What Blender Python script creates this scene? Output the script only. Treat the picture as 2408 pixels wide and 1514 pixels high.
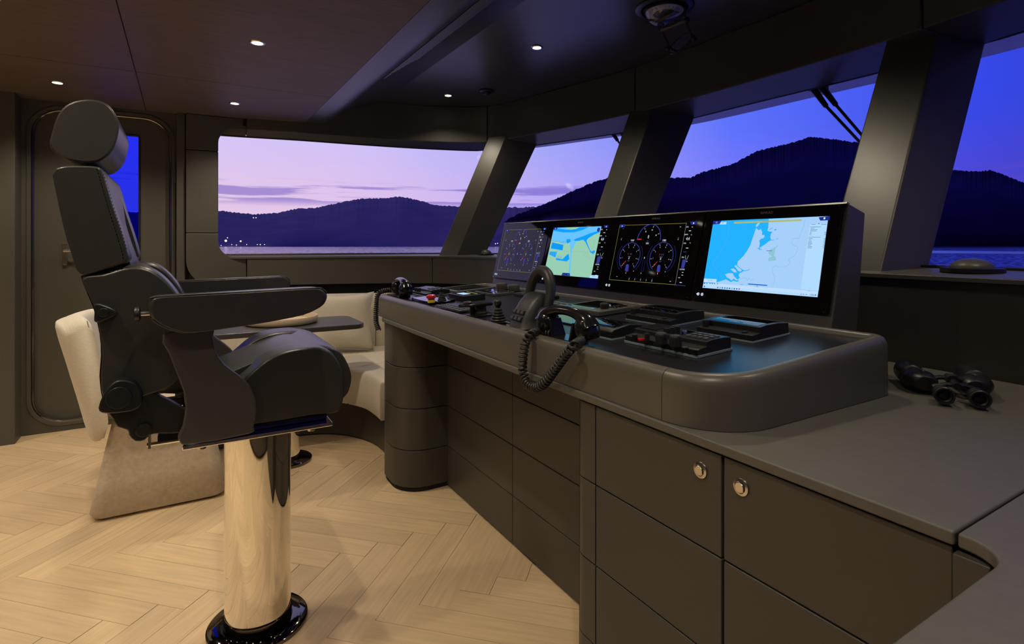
import bpy, bmesh, math, random
import numpy as np
from mathutils import Matrix, Vector
from mathutils.geometry import tessellate_polygon
random.seed(7)
for o in list(bpy.data.objects): bpy.data.objects.remove(o)
SC = bpy.context.scene
COL = SC.collection
PI = math.pi
# ------------------------------------------------------------------ camera
# world: X = towards the bow windows, Y = to port, Z up, floor z = 0, camera 1.2 m up
FPX, HOR, YAW, EYE = 1296.0, 571.5, math.radians(59.1), 1.2
cam = bpy.data.cameras.new('camera')
cam.sensor_width = 36.0; cam.sensor_fit = 'HORIZONTAL'
cam.lens = 36.0 * FPX / 2408.0
cam.shift_y = (HOR - 757.0) / 2408.0
cam.clip_start = 0.02; cam.clip_end = 30000
camo = bpy.data.objects.new('camera', cam); COL.objects.link(camo)
camo.location = (0, 0, EYE)
camo.rotation_euler = (PI/2, 0, YAW - PI/2)
SC.camera = camo
CA, SA = math.cos(YAW), math.sin(YAW)
def ray(px, py):
    r = (px - 1204) / FPX
    return (CA + SA*r, SA - CA*r, (HOR - py) / FPX)
def onz(px, py, z): d = ray(px, py); t = (z-EYE)/d[2]; return Vector((t*d[0], t*d[1], z))
def onx(px, py, x): d = ray(px, py); t = x/d[0]; return Vector((x, t*d[1], EYE+t*d[2]))
def ony(px, py, y): d = ray(px, py); t = y/d[1]; return Vector((t*d[0], y, EYE+t*d[2]))
# ------------------------------------------------------------------ colour management
vs = SC.view_settings
vs.view_transform = 'Standard'; vs.look = 'None'; vs.exposure = 0.0; vs.gamma = 1.0; vs.use_curve_mapping = False
def lin(c):
    c /= 255.0
    return c/12.92 if c <= 0.04045 else ((c+0.055)/1.055)**2.4
def S(r, g, b, a=1.0): return (lin(r), lin(g), lin(b), a)
# ------------------------------------------------------------------ world: dusk sky, glow to port
SUNSET = math.radians(96)
w = bpy.data.worlds.new('dusk'); SC.world = w; w.use_nodes = True
N = w.node_tree.nodes; LK = w.node_tree.links; N.clear()
def nn(t, **k):
    n = N.new(t)
    for a, v in k.items(): setattr(n, a, v)
    return n
def math_(op, a, b=None, clamp=False):
    m = nn('ShaderNodeMath', operation=op); m.use_clamp = clamp
    for i, x in enumerate((a, b)):
        if x is None: continue
        if isinstance(x, (int, float)): m.inputs[i].default_value = x
        else: LK.new(x, m.inputs[i])
    return m.outputs[0]
def ramp_(fac, stops):
    r = nn('ShaderNodeValToRGB'); e = r.color_ramp.elements
    while len(e) > 1: e.remove(e[-1])
    e[0].position, e[0].color = stops[0]
    for p, c in stops[1:]:
        x = e.new(p); x.color = c
    LK.new(fac, r.inputs[0]); return r.outputs[0]
def mix_(fac, a, b, bt='MIX'):
    m = nn('ShaderNodeMix', data_type='RGBA', blend_type=bt)
    if isinstance(fac, (int, float)): m.inputs[0].default_value = fac
    else: LK.new(fac, m.inputs[0])
    for i, x in ((6, a), (7, b)):
        if isinstance(x, tuple): m.inputs[i].default_value = x
        else: LK.new(x, m.inputs[i])
    return m.outputs[2]
tc = nn('ShaderNodeTexCoord'); sp = nn('ShaderNodeSeparateXYZ'); LK.new(tc.outputs['Generated'], sp.inputs[0])
DX, DY, DZ = sp.outputs
hl = math_('SQRT', math_('ADD', math_('MULTIPLY', DX, DX), math_('MULTIPLY', DY, DY)))
hl = math_('MAXIMUM', hl, 1e-4)
dot = math_('DIVIDE', math_('ADD', math_('MULTIPLY', DX, math.cos(SUNSET)), math_('MULTIPLY', DY, math.sin(SUNSET))), hl)
fa = math_('MULTIPLY_ADD', dot, 0.5); fa.node.inputs[2].default_value = 0.5
low = ramp_(fa, [(0.0, S(92, 66, 140)), (0.45, S(64, 52, 158)), (0.62, S(84, 74, 212)), (0.76, S(136, 128, 250)),  # first stops: unseen sky opposite the sunset, brightened to light the hills
                 (0.885, S(196, 176, 246)), (0.97, S(232, 200, 236)), (1.0, S(236, 204, 232))])
mid = ramp_(fa, [(0.0, S(52, 46, 126)), (0.45, S(46, 50, 168)), (0.62, S(56, 76, 236)), (0.76, S(94, 116, 254)),
                 (0.885, S(164, 170, 252)), (0.97, S(212, 198, 252)), (1.0, S(216, 202, 252))])
el = math_('DIVIDE', DZ, hl)
f1 = nn('ShaderNodeMapRange', interpolation_type='SMOOTHSTEP'); LK.new(el, f1.inputs[0])
f1.inputs[1].default_value = 0.04; f1.inputs[2].default_value = 0.22
sky = mix_(f1.outputs[0], low, mid)
f2 = nn('ShaderNodeMapRange', interpolation_type='SMOOTHSTEP'); LK.new(el, f2.inputs[0])
f2.inputs[1].default_value = 0.25; f2.inputs[2].default_value = 1.6
sky = mix_(f2.outputs[0], sky, S(40, 50, 150))
# low streaks of cloud towards the glow
az = math_('ARCTAN2', DY, DX)
cv = nn('ShaderNodeCombineXYZ'); LK.new(math_('MULTIPLY', az, 2.0), cv.inputs[0]); LK.new(math_('MULTIPLY', el, 42.0), cv.inputs[1])
nz = nn('ShaderNodeTexNoise'); nz.inputs['Scale'].default_value = 1.9; nz.inputs['Detail'].default_value = 6.0
LK.new(cv.outputs[0], nz.inputs['Vector'])
band = nn('ShaderNodeMapRange', interpolation_type='SMOOTHSTEP'); LK.new(math_('ABSOLUTE', math_('SUBTRACT', el, 0.085)), band.inputs[0])
band.inputs[1].default_value = 0.026; band.inputs[2].default_value = 0.010
cl = nn('ShaderNodeMapRange', interpolation_type='SMOOTHSTEP'); LK.new(nz.outputs[0], cl.inputs[0])
cl.inputs[1].default_value = 0.50; cl.inputs[2].default_value = 0.58
cf = math_('MULTIPLY', math_('MULTIPLY', band.outputs[0], cl.outputs[0]), 0.85)
sky = mix_(cf, sky, mix_(0.70, sky, S(104, 78, 196)))
bg = nn('ShaderNodeBackground'); LK.new(sky, bg.inputs[0]); bg.inputs[1].default_value = 1.0
wo = nn('ShaderNodeOutputWorld'); LK.new(bg.outputs[0], wo.inputs[0])
# ------------------------------------------------------------------ downlights (the lamps themselves are built further down)
LAMP_W, LAMP_COL = 30.0, (1.0, 0.86, 0.66)
AFT_LAMPS = [(x, y) for x in (-2.4, -1.5, -0.6, 0.29) for y in (0.25, 1.48, 2.71, 3.96)]
FWD_LAMPS = [(1.727, 2.61), (1.715, 3.80), (1.727, 1.40), (1.70, 0.25)]
ZA, ZF = 2.10, 2.31          # aft wood ceiling, forward ceiling
# ------------------------------------------------------------------ helpers
ORG = {}
def put(o, label=None, cat=None, group=None, kind=None):
    if label: o['label'] = label
    if cat: o['category'] = cat
    if group: o['group'] = group
    if kind: o['kind'] = kind
    return o
def thing(name, loc, label=None, cat=None, group=None):
    o = bpy.data.objects.new(name, None); COL.objects.link(o); o.location = loc
    o.empty_display_size = 0.05; ORG[o.name] = Vector(loc)
    return put(o, label, cat, group)
class MB:
    def __init__(s, xf=None): s.v = []; s.f = []; s.m = []; s.xf = xf; s.mi = 0
    def P(s, p):
        p = Vector(p)
        if s.xf is not None: p = s.xf @ p
        s.v.append(p); return len(s.v) - 1
    def F(s, *i): s.f.append(tuple(i)); s.m.append(s.mi)
    def poly(s, pts): s.F(*[s.P(p) for p in pts])
    def ring(s, a, b):
        n = len(a)
        for i in range(n): s.F(a[i], a[(i+1) % n], b[(i+1) % n], b[i])
    def loft(s, secs, cap=True, closed=False):
        rs = [[s.P(p) for p in q] for q in secs]
        for a, b in zip(rs, rs[1:]): s.ring(a, b)
        if closed: s.ring(rs[-1], rs[0])
        elif cap: s.F(*rs[0][::-1]); s.F(*rs[-1])
    def strip(s, a, b):
        ia = [s.P(p) for p in a]; ib = [s.P(p) for p in b]
        for i in range(len(ia)-1): s.F(ia[i], ia[i+1], ib[i+1], ib[i])
    def box(s, x0, x1, y0, y1, z0, z1):
        s.loft([[(x0,y0,z),(x1,y0,z),(x1,y1,z),(x0,y1,z)] for z in (z0, z1)])
    def prism(s, poly, ax, d0, d1, holes=()):
        def c(p, d): return {'x': (d,p[0],p[1]), 'y': (p[0],d,p[1]), 'z': (p[0],p[1],d)}[ax]
        if not holes:
            s.loft([[c(p, d0) for p in poly], [c(p, d1) for p in poly]]); return
        loops = [list(poly)] + [list(h) for h in holes]
        tri = tessellate_polygon([[Vector((p[0], p[1], 0)) for p in l] for l in loops])
        for d in (d0, d1):
            ids = [s.P(c(p, d)) for l in loops for p in l]
            for t in tri: s.F(*[ids[i] for i in t])
        for l in loops:
            s.ring([s.P(c(p, d0)) for p in l], [s.P(c(p, d1)) for p in l])
    def puff(s, poly, y0, y1, r=0.03, k=0.88, dome=0.0):
        """pillow-like slab: outline in XZ, extruded along Y with soft ends"""
        cx = sum(p[0] for p in poly)/len(poly); cz = sum(p[1] for p in poly)/len(poly)
        secs = [(y0, k*0.90), (y0, k*0.985)]
        st = [(0.0, k), (0.12, k+(1-k)*0.45), (0.4, k+(1-k)*0.83), (1.0, 1.0)]
        for t, q in st: secs.append((y0 + r*t, q))
        for t, q in st[::-1]: secs.append((y1 - r*t, q))
        secs += [(y1, k*0.985), (y1, k*0.90)]
        rs = [[(cx+(p[0]-cx)*q, y, cz+(p[1]-cz)*q) for p in poly] for y, q in secs]
        s.loft(rs)
    def lathe(s, prof, c=(0,0,0), n=32, M=None):
        M = M or Matrix.Identity(4); c = Vector(c); rs = []
        for r, z in prof:
            if r < 1e-6: rs.append([s.P(M @ Vector((0,0,z)) + c)])
            else: rs.append([s.P(M @ Vector((r*math.cos(2*PI*i/n), r*math.sin(2*PI*i/n), z)) + c) for i in range(n)])
        for a, b in zip(rs, rs[1:]):
            if len(a) == 1 and len(b) == 1: continue
            if len(a) == 1:
                for i in range(n): s.F(a[0], b[(i+1)%n], b[i])
            elif len(b) == 1:
                for i in range(n): s.F(a[i], a[(i+1)%n], b[0])
            else: s.ring(a, b)
        if len(rs[0]) > 1: s.F(*rs[0][::-1])
        if len(rs[-1]) > 1: s.F(*rs[-1])
    def cyl(s, a, b, r, n=20, r2=None):
        a = Vector(a); b = Vector(b); d = b-a
        M = d.to_track_quat('Z', 'Y').to_matrix().to_4x4()
        s.lathe([(r, 0), (r if r2 is None else r2, d.length)], a, n, M)
    def tube(s, pts, r, n=8, closed=False):
        pts = [Vector(p) for p in pts]; m = len(pts); rs = []
        rr = r if isinstance(r, (list, tuple)) else [r]*m
        up = None
        for i in range(m):
            if closed: t = pts[(i+1)%m] - pts[i-1]
            else: t = pts[min(i+1, m-1)] - pts[max(i-1, 0)]
            if t.length < 1e-9: t = Vector((0,0,1))
            t.normalize()
            if up is None: up = t.orthogonal().normalized()
            up = (up - t*up.dot(t)); up = up.normalized() if up.length > 1e-6 else t.orthogonal().normalized()
            q = t.cross(up)
            rs.append([pts[i] + (up*math.cos(2*PI*k/n) + q*math.sin(2*PI*k/n))*rr[i] for k in range(n)])
        s.loft(rs, closed=closed)
    def build(s, name, mat, parent=None, smooth=40, bevel=0, seg=2, label=None, cat=None, group=None, kind=None, sub=0, origin=None):
        root = Vector((0,0,0))
        if parent is not None: root = ORG[parent.name]
        elif origin is not None: root = Vector(origin)
        me = bpy.data.meshes.new(name)
        me.from_pydata([tuple(p - root) for p in s.v], [], s.f)
        mats = mat if isinstance(mat, (list, tuple)) else [mat]
        for m in mats: me.materials.append(MAT[m] if isinstance(m, str) else m)
        if len(mats) > 1:
            for p, i in zip(me.polygons, s.m): p.material_index = i
        bm = bmesh.new(); bm.from_mesh(me); bmesh.ops.remove_doubles(bm, verts=bm.verts, dist=1e-6)
        bmesh.ops.recalc_face_normals(bm, faces=bm.faces); bm.to_mesh(me); bm.free()
        if smooth:
            for p in me.polygons: p.use_smooth = True
            me.set_sharp_from_angle(angle=math.radians(smooth))
        o = bpy.data.objects.new(name, me); COL.objects.link(o)
        if bevel:
            b = o.modifiers.new('bevel', 'BEVEL'); b.width = bevel; b.segments = seg; b.limit_method = 'ANGLE'
            b.angle_limit = math.radians(38); b.harden_normals = True
        if sub:
            b = o.modifiers.new('sub', 'SUBSURF'); b.levels = sub; b.render_levels = sub
        if parent is not None: o.parent = parent; ORG[o.name] = root
        else: o.location = root; ORG[o.name] = root
        return put(o, label, cat, group, kind)
def rr(x0, x1, y0, y1, r, n=6):
    """rounded rectangle outline, r = one radius or (x0y0, x1y0, x1y1, x0y1)"""
    r = r if isinstance(r, (list, tuple)) else [r]*4
    out = []
    for (cx, cy, sx, sy, a0), q in zip(((x0,y0,1,1,180),(x1,y0,-1,1,270),(x1,y1,-1,-1,0),(x0,y1,1,-1,90)), r):
        if q <= 0: out.append((cx, cy)); continue
        for i in range(n+1):
            a = math.radians(a0 + 90*i/n)
            out.append((cx + sx*q + q*math.cos(a), cy + sy*q + q*math.sin(a)))
    return out
def cat_rom(pts, t):
    n = len(pts); i = min(int(t), n-2); u = t - i
    p = [Vector(pts[max(0, min(n-1, j))]) for j in (i-1, i, i+1, i+2)]
    return 0.5*((2*p[1]) + (p[2]-p[0])*u + (2*p[0]-5*p[1]+4*p[2]-p[3])*u*u + (3*p[1]-p[0]-3*p[2]+p[3])*u**3)
def smooth_path(pts, k=8):
    m = (len(pts)-1)*k
    return [cat_rom(pts, i/k) for i in range(m+1)]
def copy_tree(o, d, label=None, group=None):
    """copy of a thing with copies of its parts and sub-parts, moved by d"""
    def go(a, par):
        c = a.copy(); COL.objects.link(c); c.parent = par
        ORG[c.name] = ORG[a.name] + Vector(d)
        for ch in a.children: go(ch, c)
        return c
    c = go(o, None); c.location = o.location + Vector(d)
    if label: c['label'] = label
    if group: c['group'] = group
    return c
_txt = {}
def text_geo(s):
    if s not in _txt:
        cu = bpy.data.curves.new('t', 'FONT'); cu.body = s; cu.size = 1.0; cu.align_x = 'CENTER'; cu.align_y = 'CENTER'
        cu.resolution_u = 2
        ob = bpy.data.objects.new('t', cu); me = ob.to_mesh()
        _txt[s] = ([tuple(v.co) for v in me.vertices], [tuple(p.vertices) for p in me.polygons])
        ob.to_mesh_clear(); bpy.data.objects.remove(ob); bpy.data.curves.remove(cu)
    return _txt[s]
def add_text(mb, s, o, ex, ey, h, wide=1.0):
    v, f = text_geo(s); o = Vector(o); ex = Vector(ex); ey = Vector(ey)
    i = [mb.P(o + ex*(p[0]*h*wide) + ey*(p[1]*h)) for p in v]
    for q in f: mb.F(*[i[k] for k in q])
# ------------------------------------------------------------------ materials
MAT = {}
def material(name, col, rough=0.5, metal=0.0, spec=0.5, noise=None, bump=None, coat=0.0, var=0.0, aniso=None, sheen=0.0):
    m = bpy.data.materials.new(name); m.use_nodes = True
    t = m.node_tree; b = t.nodes['Principled BSDF']
    b.inputs['Base Color'].default_value = col; b.inputs['Roughness'].default_value = rough
    b.inputs['Metallic'].default_value = metal; b.inputs['Specular IOR Level'].default_value = spec
    if coat: b.inputs['Coat Weight'].default_value = coat; b.inputs['Coat Roughness'].default_value = 0.08
    if sheen: b.inputs['Sheen Weight'].default_value = sheen
    co = t.nodes.new('ShaderNodeTexCoord')
    if noise:
        sc, amt, stretch = noise
        mp = t.nodes.new('ShaderNodeMapping'); mp.inputs['Scale'].default_value = stretch
        t.links.new(co.outputs['Object'], mp.inputs[0])
        n = t.nodes.new('ShaderNodeTexNoise'); n.inputs['Scale'].default_value = sc; n.inputs['Detail'].default_value = 5
        t.links.new(mp.outputs[0], n.inputs['Vector'])
        r = t.nodes.new('ShaderNodeValToRGB')
        r.color_ramp.elements[0].color = tuple(c*(1-amt) for c in col[:3]) + (1,)
        r.color_ramp.elements[1].color = tuple(min(1, c*(1+amt)) for c in col[:3]) + (1,)
        r.color_ramp.elements[0].position = 0.3; r.color_ramp.elements[1].position = 0.7
        t.links.new(n.outputs[0], r.inputs[0]); out = r.outputs[0]
        if var:
            oi = t.nodes.new('ShaderNodeObjectInfo')
            hv = t.nodes.new('ShaderNodeHueSaturation')
            mr = t.nodes.new('ShaderNodeMapRange'); mr.inputs[3].default_value = 1-var; mr.inputs[4].default_value = 1+var
            t.links.new(oi.outputs['Random'], mr.inputs[0]); t.links.new(mr.outputs[0], hv.inputs['Value'])
            t.links.new(out, hv.inputs['Color']); out = hv.outputs[0]
            ad = t.nodes.new('ShaderNodeVectorMath'); ad.operation = 'ADD'
            ml = t.nodes.new('ShaderNodeMath'); ml.operation = 'MULTIPLY'; ml.inputs[1].default_value = 60
            t.links.new(oi.outputs['Random'], ml.inputs[0]); t.links.new(mp.outputs[0], ad.inputs[0]); t.links.new(ml.outputs[0], ad.inputs[1])
            t.links.new(ad.outputs[0], n.inputs['Vector'])
        t.links.new(out, b.inputs['Base Color'])
    if bump:
        kind, sc, st, dist = bump
        if kind == 'noise':
            n2 = t.nodes.new('ShaderNodeTexNoise'); n2.inputs['Scale'].default_value = sc; n2.inputs['Detail'].default_value = 3; h = n2.outputs[0]
            t.links.new(co.outputs['Object'], n2.inputs['Vector'])
        elif kind == 'cells':
            n2 = t.nodes.new('ShaderNodeTexVoronoi'); n2.inputs['Scale'].default_value = sc; h = n2.outputs['Distance']
            t.links.new(co.outputs['Object'], n2.inputs['Vector'])
        else:                                             # weave: two crossed sets of threads
            sx = t.nodes.new('ShaderNodeSeparateXYZ'); t.links.new(co.outputs['Object'], sx.inputs[0]); hs = []
            for i, j in ((0, 1), (2, 2)):
                a = t.nodes.new('ShaderNodeMath'); a.operation = 'ADD'
                t.links.new(sx.outputs[i], a.inputs[0]); 
                if i != j: t.links.new(sx.outputs[j], a.inputs[1])
                else: a.inputs[1].default_value = 0
                c = t.nodes.new('ShaderNodeMath'); c.operation = 'MULTIPLY'; c.inputs[1].default_value = sc
                t.links.new(a.outputs[0], c.inputs[0])
                d = t.nodes.new('ShaderNodeMath'); d.operation = 'SINE'; t.links.new(c.outputs[0], d.inputs[0]); hs.append(d.outputs[0])
            e = t.nodes.new('ShaderNodeMath'); e.operation = 'MULTIPLY'; t.links.new(hs[0], e.inputs[0]); t.links.new(hs[1], e.inputs[1]); h = e.outputs[0]
        bp = t.nodes.new('ShaderNodeBump'); bp.inputs['Strength'].default_value = st; bp.inputs['Distance'].default_value = dist
        t.links.new(h, bp.inputs['Height']); t.links.new(bp.outputs[0], b.inputs['Normal'])
    MAT[name] = m; return m
def emit(name, col, s=1.0):
    m = bpy.data.materials.new(name); m.use_nodes = True; t = m.node_tree; t.nodes.clear()
    e = t.nodes.new('ShaderNodeEmission'); e.inputs[0].default_value = col; e.inputs[1].default_value = s
    o = t.nodes.new('ShaderNodeOutputMaterial'); t.links.new(e.outputs[0], o.inputs[0]); MAT[name] = m; return m
ONE = (1, 1, 1)
material('lacquer', (0.048, 0.044, 0.036, 1), 0.40, bump=('noise', 900, 0.04, 0.001))
material('lacquer_wall', (0.086, 0.080, 0.066, 1), 0.42, bump=('noise', 900, 0.04, 0.001))
material('counter', (0.105, 0.098, 0.082, 1), 0.50, noise=(40, 0.06, ONE), bump=('noise', 700, 0.05, 0.001))
material('rim', (0.098, 0.090, 0.073, 1), 0.36, bump=('cells', 900, 0.05, 0.0006))
material('deck', (0.009, 0.009, 0.011, 1), 0.30, spec=0.38, bump=('noise', 600, 0.03, 0.0006))
material('pillar', (0.072, 0.068, 0.055, 1), 0.40, bump=('noise', 900, 0.04, 0.001))
material('gap', (0.006, 0.006, 0.006, 1), 0.8)
material('ceil_wood', (0.125, 0.092, 0.070, 1), 0.55, noise=(6, 0.16, (1, 14, 1)))
material('ceil_paint', (0.058, 0.055, 0.052, 1), 0.30)
material('oak', (0.61, 0.445, 0.265, 1), 0.42, noise=(4.5, 0.10, (1.0, 15, 1)), var=0.09, bump=('noise', 300, 0.03, 0.001))
material('leather', (0.038, 0.036, 0.032, 1), 0.34, bump=('cells', 420, 0.10, 0.0012))
material('thread', (0.10, 0.098, 0.095, 1), 0.7)
material('grey_plastic', (0.062, 0.058, 0.054, 1), 0.42)
material('lever_grey', (0.026, 0.025, 0.025, 1), 0.46)
material('black_plastic', (0.012, 0.012, 0.012, 1), 0.38)
material('gloss_black', (0.010, 0.010, 0.010, 1), 0.16)
material('rubber', (0.016, 0.015, 0.014, 1), 0.42)
material('chrome', (0.90, 0.87, 0.82, 1), 0.035, metal=1.0)
material('dark_chrome', (0.16, 0.15, 0.14, 1), 0.05, metal=1.0)
material('steel', (0.62, 0.57, 0.50, 1), 0.24, metal=1.0)
material('trim_metal', (0.30, 0.27, 0.23, 1), 0.14, metal=1.0)
material('fabric', (0.50, 0.41, 0.30, 1), 0.85, noise=(60, 0.10, ONE), bump=('weave', 1500, 0.35, 0.001), sheen=0.2)
material('linen', (0.62, 0.56, 0.45, 1), 0.9, noise=(90, 0.08, (1, 1, 6)), bump=('weave', 1100, 0.3, 0.001), sheen=0.2)
material('sofa_fabric', (0.58, 0.52, 0.42, 1), 0.88, noise=(80, 0.06, ONE), bump=('weave', 1300, 0.25, 0.001), sheen=0.2)
material('table', (0.050, 0.048, 0.046, 1), 0.30)
material('tray', (0.60, 0.47, 0.32, 1), 0.5)
material('red', (0.62, 0.010, 0.012, 1), 0.22, coat=0.5)
material('yellow', (0.80, 0.50, 0.02, 1), 0.4)
material('white_print', (0.62, 0.62, 0.62, 1), 0.5)
material('grey_print', (0.30, 0.30, 0.30, 1), 0.5)
material('logo_print', (0.30, 0.29, 0.28, 1), 0.4)
material('screen_glass', (0.004, 0.004, 0.005, 1), 0.045, spec=0.28)
material('teal', (0.05, 0.16, 0.17, 1), 0.3)
material('blue_line', (0.20, 0.27, 0.31, 1), 0.35)
material('hull_white', (0.80, 0.81, 0.82, 1), 0.35)
material('wiper', (0.010, 0.010, 0.011, 1), 0.5)
material('mirror', (0.85, 0.84, 0.82, 1), 0.02, metal=1.0)
material('hill', (0.30, 0.22, 0.28, 1), 1.0, spec=0.0, noise=(0.012, 0.10, ONE))  # dusk haze over the water is put into this base colour
material('hill_near', (0.11, 0.09, 0.28, 1), 1.0, spec=0.0, noise=(0.012, 0.10, ONE))  # bluish haze in the colour too, weaker on the nearer headland
emit('lamp', (1.0, 0.90, 0.72, 1), 9.0)
emit('shore_lamp', (1.0, 0.92, 0.85, 1), 6.0)
# thin glass: mostly clear, a little mirror by Fresnel
m = bpy.data.materials.new('pane'); m.use_nodes = True; t = m.node_tree; t.nodes.clear()
tr = t.nodes.new('ShaderNodeBsdfTransparent'); tr.inputs[0].default_value = (0.97, 0.975, 0.99, 1)
gl = t.nodes.new('ShaderNodeBsdfGlossy'); gl.inputs['Roughness'].default_value = 0.0
lw = t.nodes.new('ShaderNodeLayerWeight'); lw.inputs[0].default_value = 0.5
pw = t.nodes.new('ShaderNodeMath'); pw.operation = 'POWER'; pw.inputs[1].default_value = 5.0
fr = t.nodes.new('ShaderNodeMath'); fr.operation = 'MULTIPLY_ADD'; fr.inputs[1].default_value = 0.06; fr.inputs[2].default_value = 0.0008
t.links.new(lw.outputs['Facing'], pw.inputs[0]); t.links.new(pw.outputs[0], fr.inputs[0])
mx = t.nodes.new('ShaderNodeMixShader'); om = t.nodes.new('ShaderNodeOutputMaterial')
t.links.new(fr.outputs[0], mx.inputs[0]); t.links.new(tr.outputs[0], mx.inputs[1]); t.links.new(gl.outputs[0], mx.inputs[2]); t.links.new(mx.outputs[0], om.inputs[0])
MAT['pane'] = m
m = m.copy(); m.name = 'blue_pane'; MAT['blue_pane'] = m
for nd in m.node_tree.nodes:
    if nd.type == 'BSDF_TRANSPARENT': nd.inputs[0].default_value = (0.16, 0.22, 0.98, 1)
# sea: dark, glossy, rippled
m = bpy.data.materials.new('sea'); m.use_nodes = True; t = m.node_tree; b = t.nodes['Principled BSDF']
t.nodes.remove(b); b = t.nodes.new('ShaderNodeBsdfGlossy'); b.inputs['Color'].default_value = (0.70, 0.64, 0.72, 1); b.inputs['Roughness'].default_value = 0.15
t.links.new(b.outputs[0], t.nodes['Material Output'].inputs[0])
co = t.nodes.new('ShaderNodeTexCoord')
n1 = t.nodes.new('ShaderNodeTexNoise'); n1.inputs['Scale'].default_value = 0.35; n1.inputs['Detail'].default_value = 4
t.links.new(co.outputs['Object'], n1.inputs['Vector']); v = n1.outputs['Color']
for op, val in (('SUBTRACT', (.5,.5,.5)), ('MULTIPLY', (1.1,1.1,0)), ('ADD', (0,0,1)), ('NORMALIZE', None)):
    vm = t.nodes.new('ShaderNodeVectorMath'); vm.operation = op; t.links.new(v, vm.inputs[0])
    if val: vm.inputs[1].default_value = val
    v = vm.outputs[0]
t.links.new(v, b.inputs['Normal'])
MAT['sea'] = m
# ================================================================== OUTSIDE: sea, hills, shore lights
sea = MB(); sea.poly([(-9000,-9000,-8),(9000,-9000,-8),(9000,9000,-8),(-9000,9000,-8)])
sea.build('sea', 'sea', kind='structure', smooth=0, label='rippled lavender sea seen through the windows')
RIDGE = [(-700,520),(-300,505),(100,490),(350,500),(430,482),(512,495),(560,500),(600,504),(650,501),(700,490),(740,489),(790,478),(840,468),(900,466),(945,462),
         (990,473),(1030,483),(1080,485),(1150,489),(1215,487),(1262,487),(1300,471),(1350,447),(1400,427),(1430,418),(1480,421),(1560,426),(1578,418),
         (1625,418),(1650,405),(1720,387),(1780,355),(1860,336),(1905,322),(1960,327),(2015,335),(2080,352),(2150,380),(2230,400),(2300,403),(2330,400),
         (2370,415),(2408,430),(2600,440),(3000,470),(3600,500)]
def hills(name, pts, dist, base_y, mat, label, seed):
    rnd = random.Random(seed); mb = MB(); rows = []
    px = pts[0][0]; dense = []
    while px <= pts[-1][0]:
        for (a, ya), (b, yb) in zip(pts, pts[1:]):
            if a <= px <= b: y = ya + (yb-ya)*(px-a)/(b-a); break
        dense.append((px, y)); px += 3
    for px, y in dense:
        d = ray(px, 0); h = EYE + (HOR - y)/FPX*dist; hj = h + rnd.uniform(-1.5, 1.5)/FPX*dist
        zb = -8.5
        k0 = (EYE + 8.0)/((base_y - HOR)/FPX)                       # shore distance from the eye height above the sea
        col = []
        for s, zz in ((0, -8.6), (0.03, zb + (h-zb)*0.06), (0.3, zb + (h-zb)*0.35), (0.65, zb + (h-zb)*0.72), (1, hj), (1.5, zb + (h-zb)*0.6), (2.2, -8.6)):
            q = k0 + (dist-k0)*s if s <= 1 else dist*(1 + 0.35*(s-1))
            jit = 1 + (0.012*math.sin(px*.011+s*3+seed) if 0 < s < 1 else 0)
            col.append((d[0]*q*jit, d[1]*q*jit, zz))
        rows.append([mb.P(p) for p in col])
    for a, b in zip(rows, rows[1:]):
        for i in range(len(a)-1): mb.F(a[i], b[i], b[i+1], a[i+1])
    return mb.build(name, mat, kind='structure', smooth=180, label=label)
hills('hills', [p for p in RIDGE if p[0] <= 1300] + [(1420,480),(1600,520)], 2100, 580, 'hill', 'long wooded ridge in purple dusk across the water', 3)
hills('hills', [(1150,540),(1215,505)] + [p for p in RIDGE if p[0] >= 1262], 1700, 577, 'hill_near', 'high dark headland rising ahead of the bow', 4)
for px, py, r in [(531,566,2.6),(535,559,1.0),(566,567,1.8),(596,512,1.0),(602,512,1.0),(520,577,.8),(545,575,.8),(556,576,.9),(580,575,.8),(605,575,.8),(612,575,1.0),(622,575,.7),(1165,573,1.0),(1170,572,1.0)]:
    d = ray(px, py); q = 1395; p = (d[0]*q, d[1]*q, EYE + d[2]*q)
    mb = MB(); mb.lathe([(0, -r), (r*.8, -r*.6), (r, 0), (r*.8, r*.6), (0, r)], (0,0,0), 8)
    mb.v = [v + Vector(p) for v in mb.v]
    mb.build('shore_lamp', 'shore_lamp', label='tiny white lamp glowing on the far hillside shore', cat='lamp', group='lights on the far shore', origin=p)
# ================================================================== FLOOR: oak herringbone
FX0, FX1, FY0, FY1 = -3.4, 1.30, -0.70, 4.50
mb = MB(); mb.box(FX0-.1, 2.2, -0.9, 4.7, -0.10, -0.0125)
floor = mb.build('floor', 'gap', kind='structure', smooth=0, label='floor of pale oak planks laid in herringbone')
PW, PL = 0.105, 0.63; U0, V0 = -2.11, 1.49; R2 = math.sqrt(0.5); GAP = 0.0013
def plank_mesh(l, w_):
    m_ = MB(); m_.box(0, l, 0, w_, -0.012, 0.0)
    me = bpy.data.meshes.new('plank'); me.from_pydata([tuple(v) for v in m_.v], [], m_.f); me.materials.append(MAT['oak']); return me
full = plank_mesh(PL-GAP, PW-GAP)
def clip(poly):
    for ax, lim, sg in ((0, FX0, 1), (0, FX1, -1), (1, FY0, 1), (1, FY1, -1)):
        out = []
        for i in range(len(poly)):
            a, b = poly[i-1], poly[i]; da = (a[ax]-lim)*sg; db = (b[ax]-lim)*sg
            if (da < 0) != (db < 0):
                t_ = da/(da-db); out.append((a[0]+(b[0]-a[0])*t_, a[1]+(b[1]-a[1])*t_))
            if db >= 0: out.append(b)
        poly = out
        if not poly: return poly
    return poly
cells = []
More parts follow.
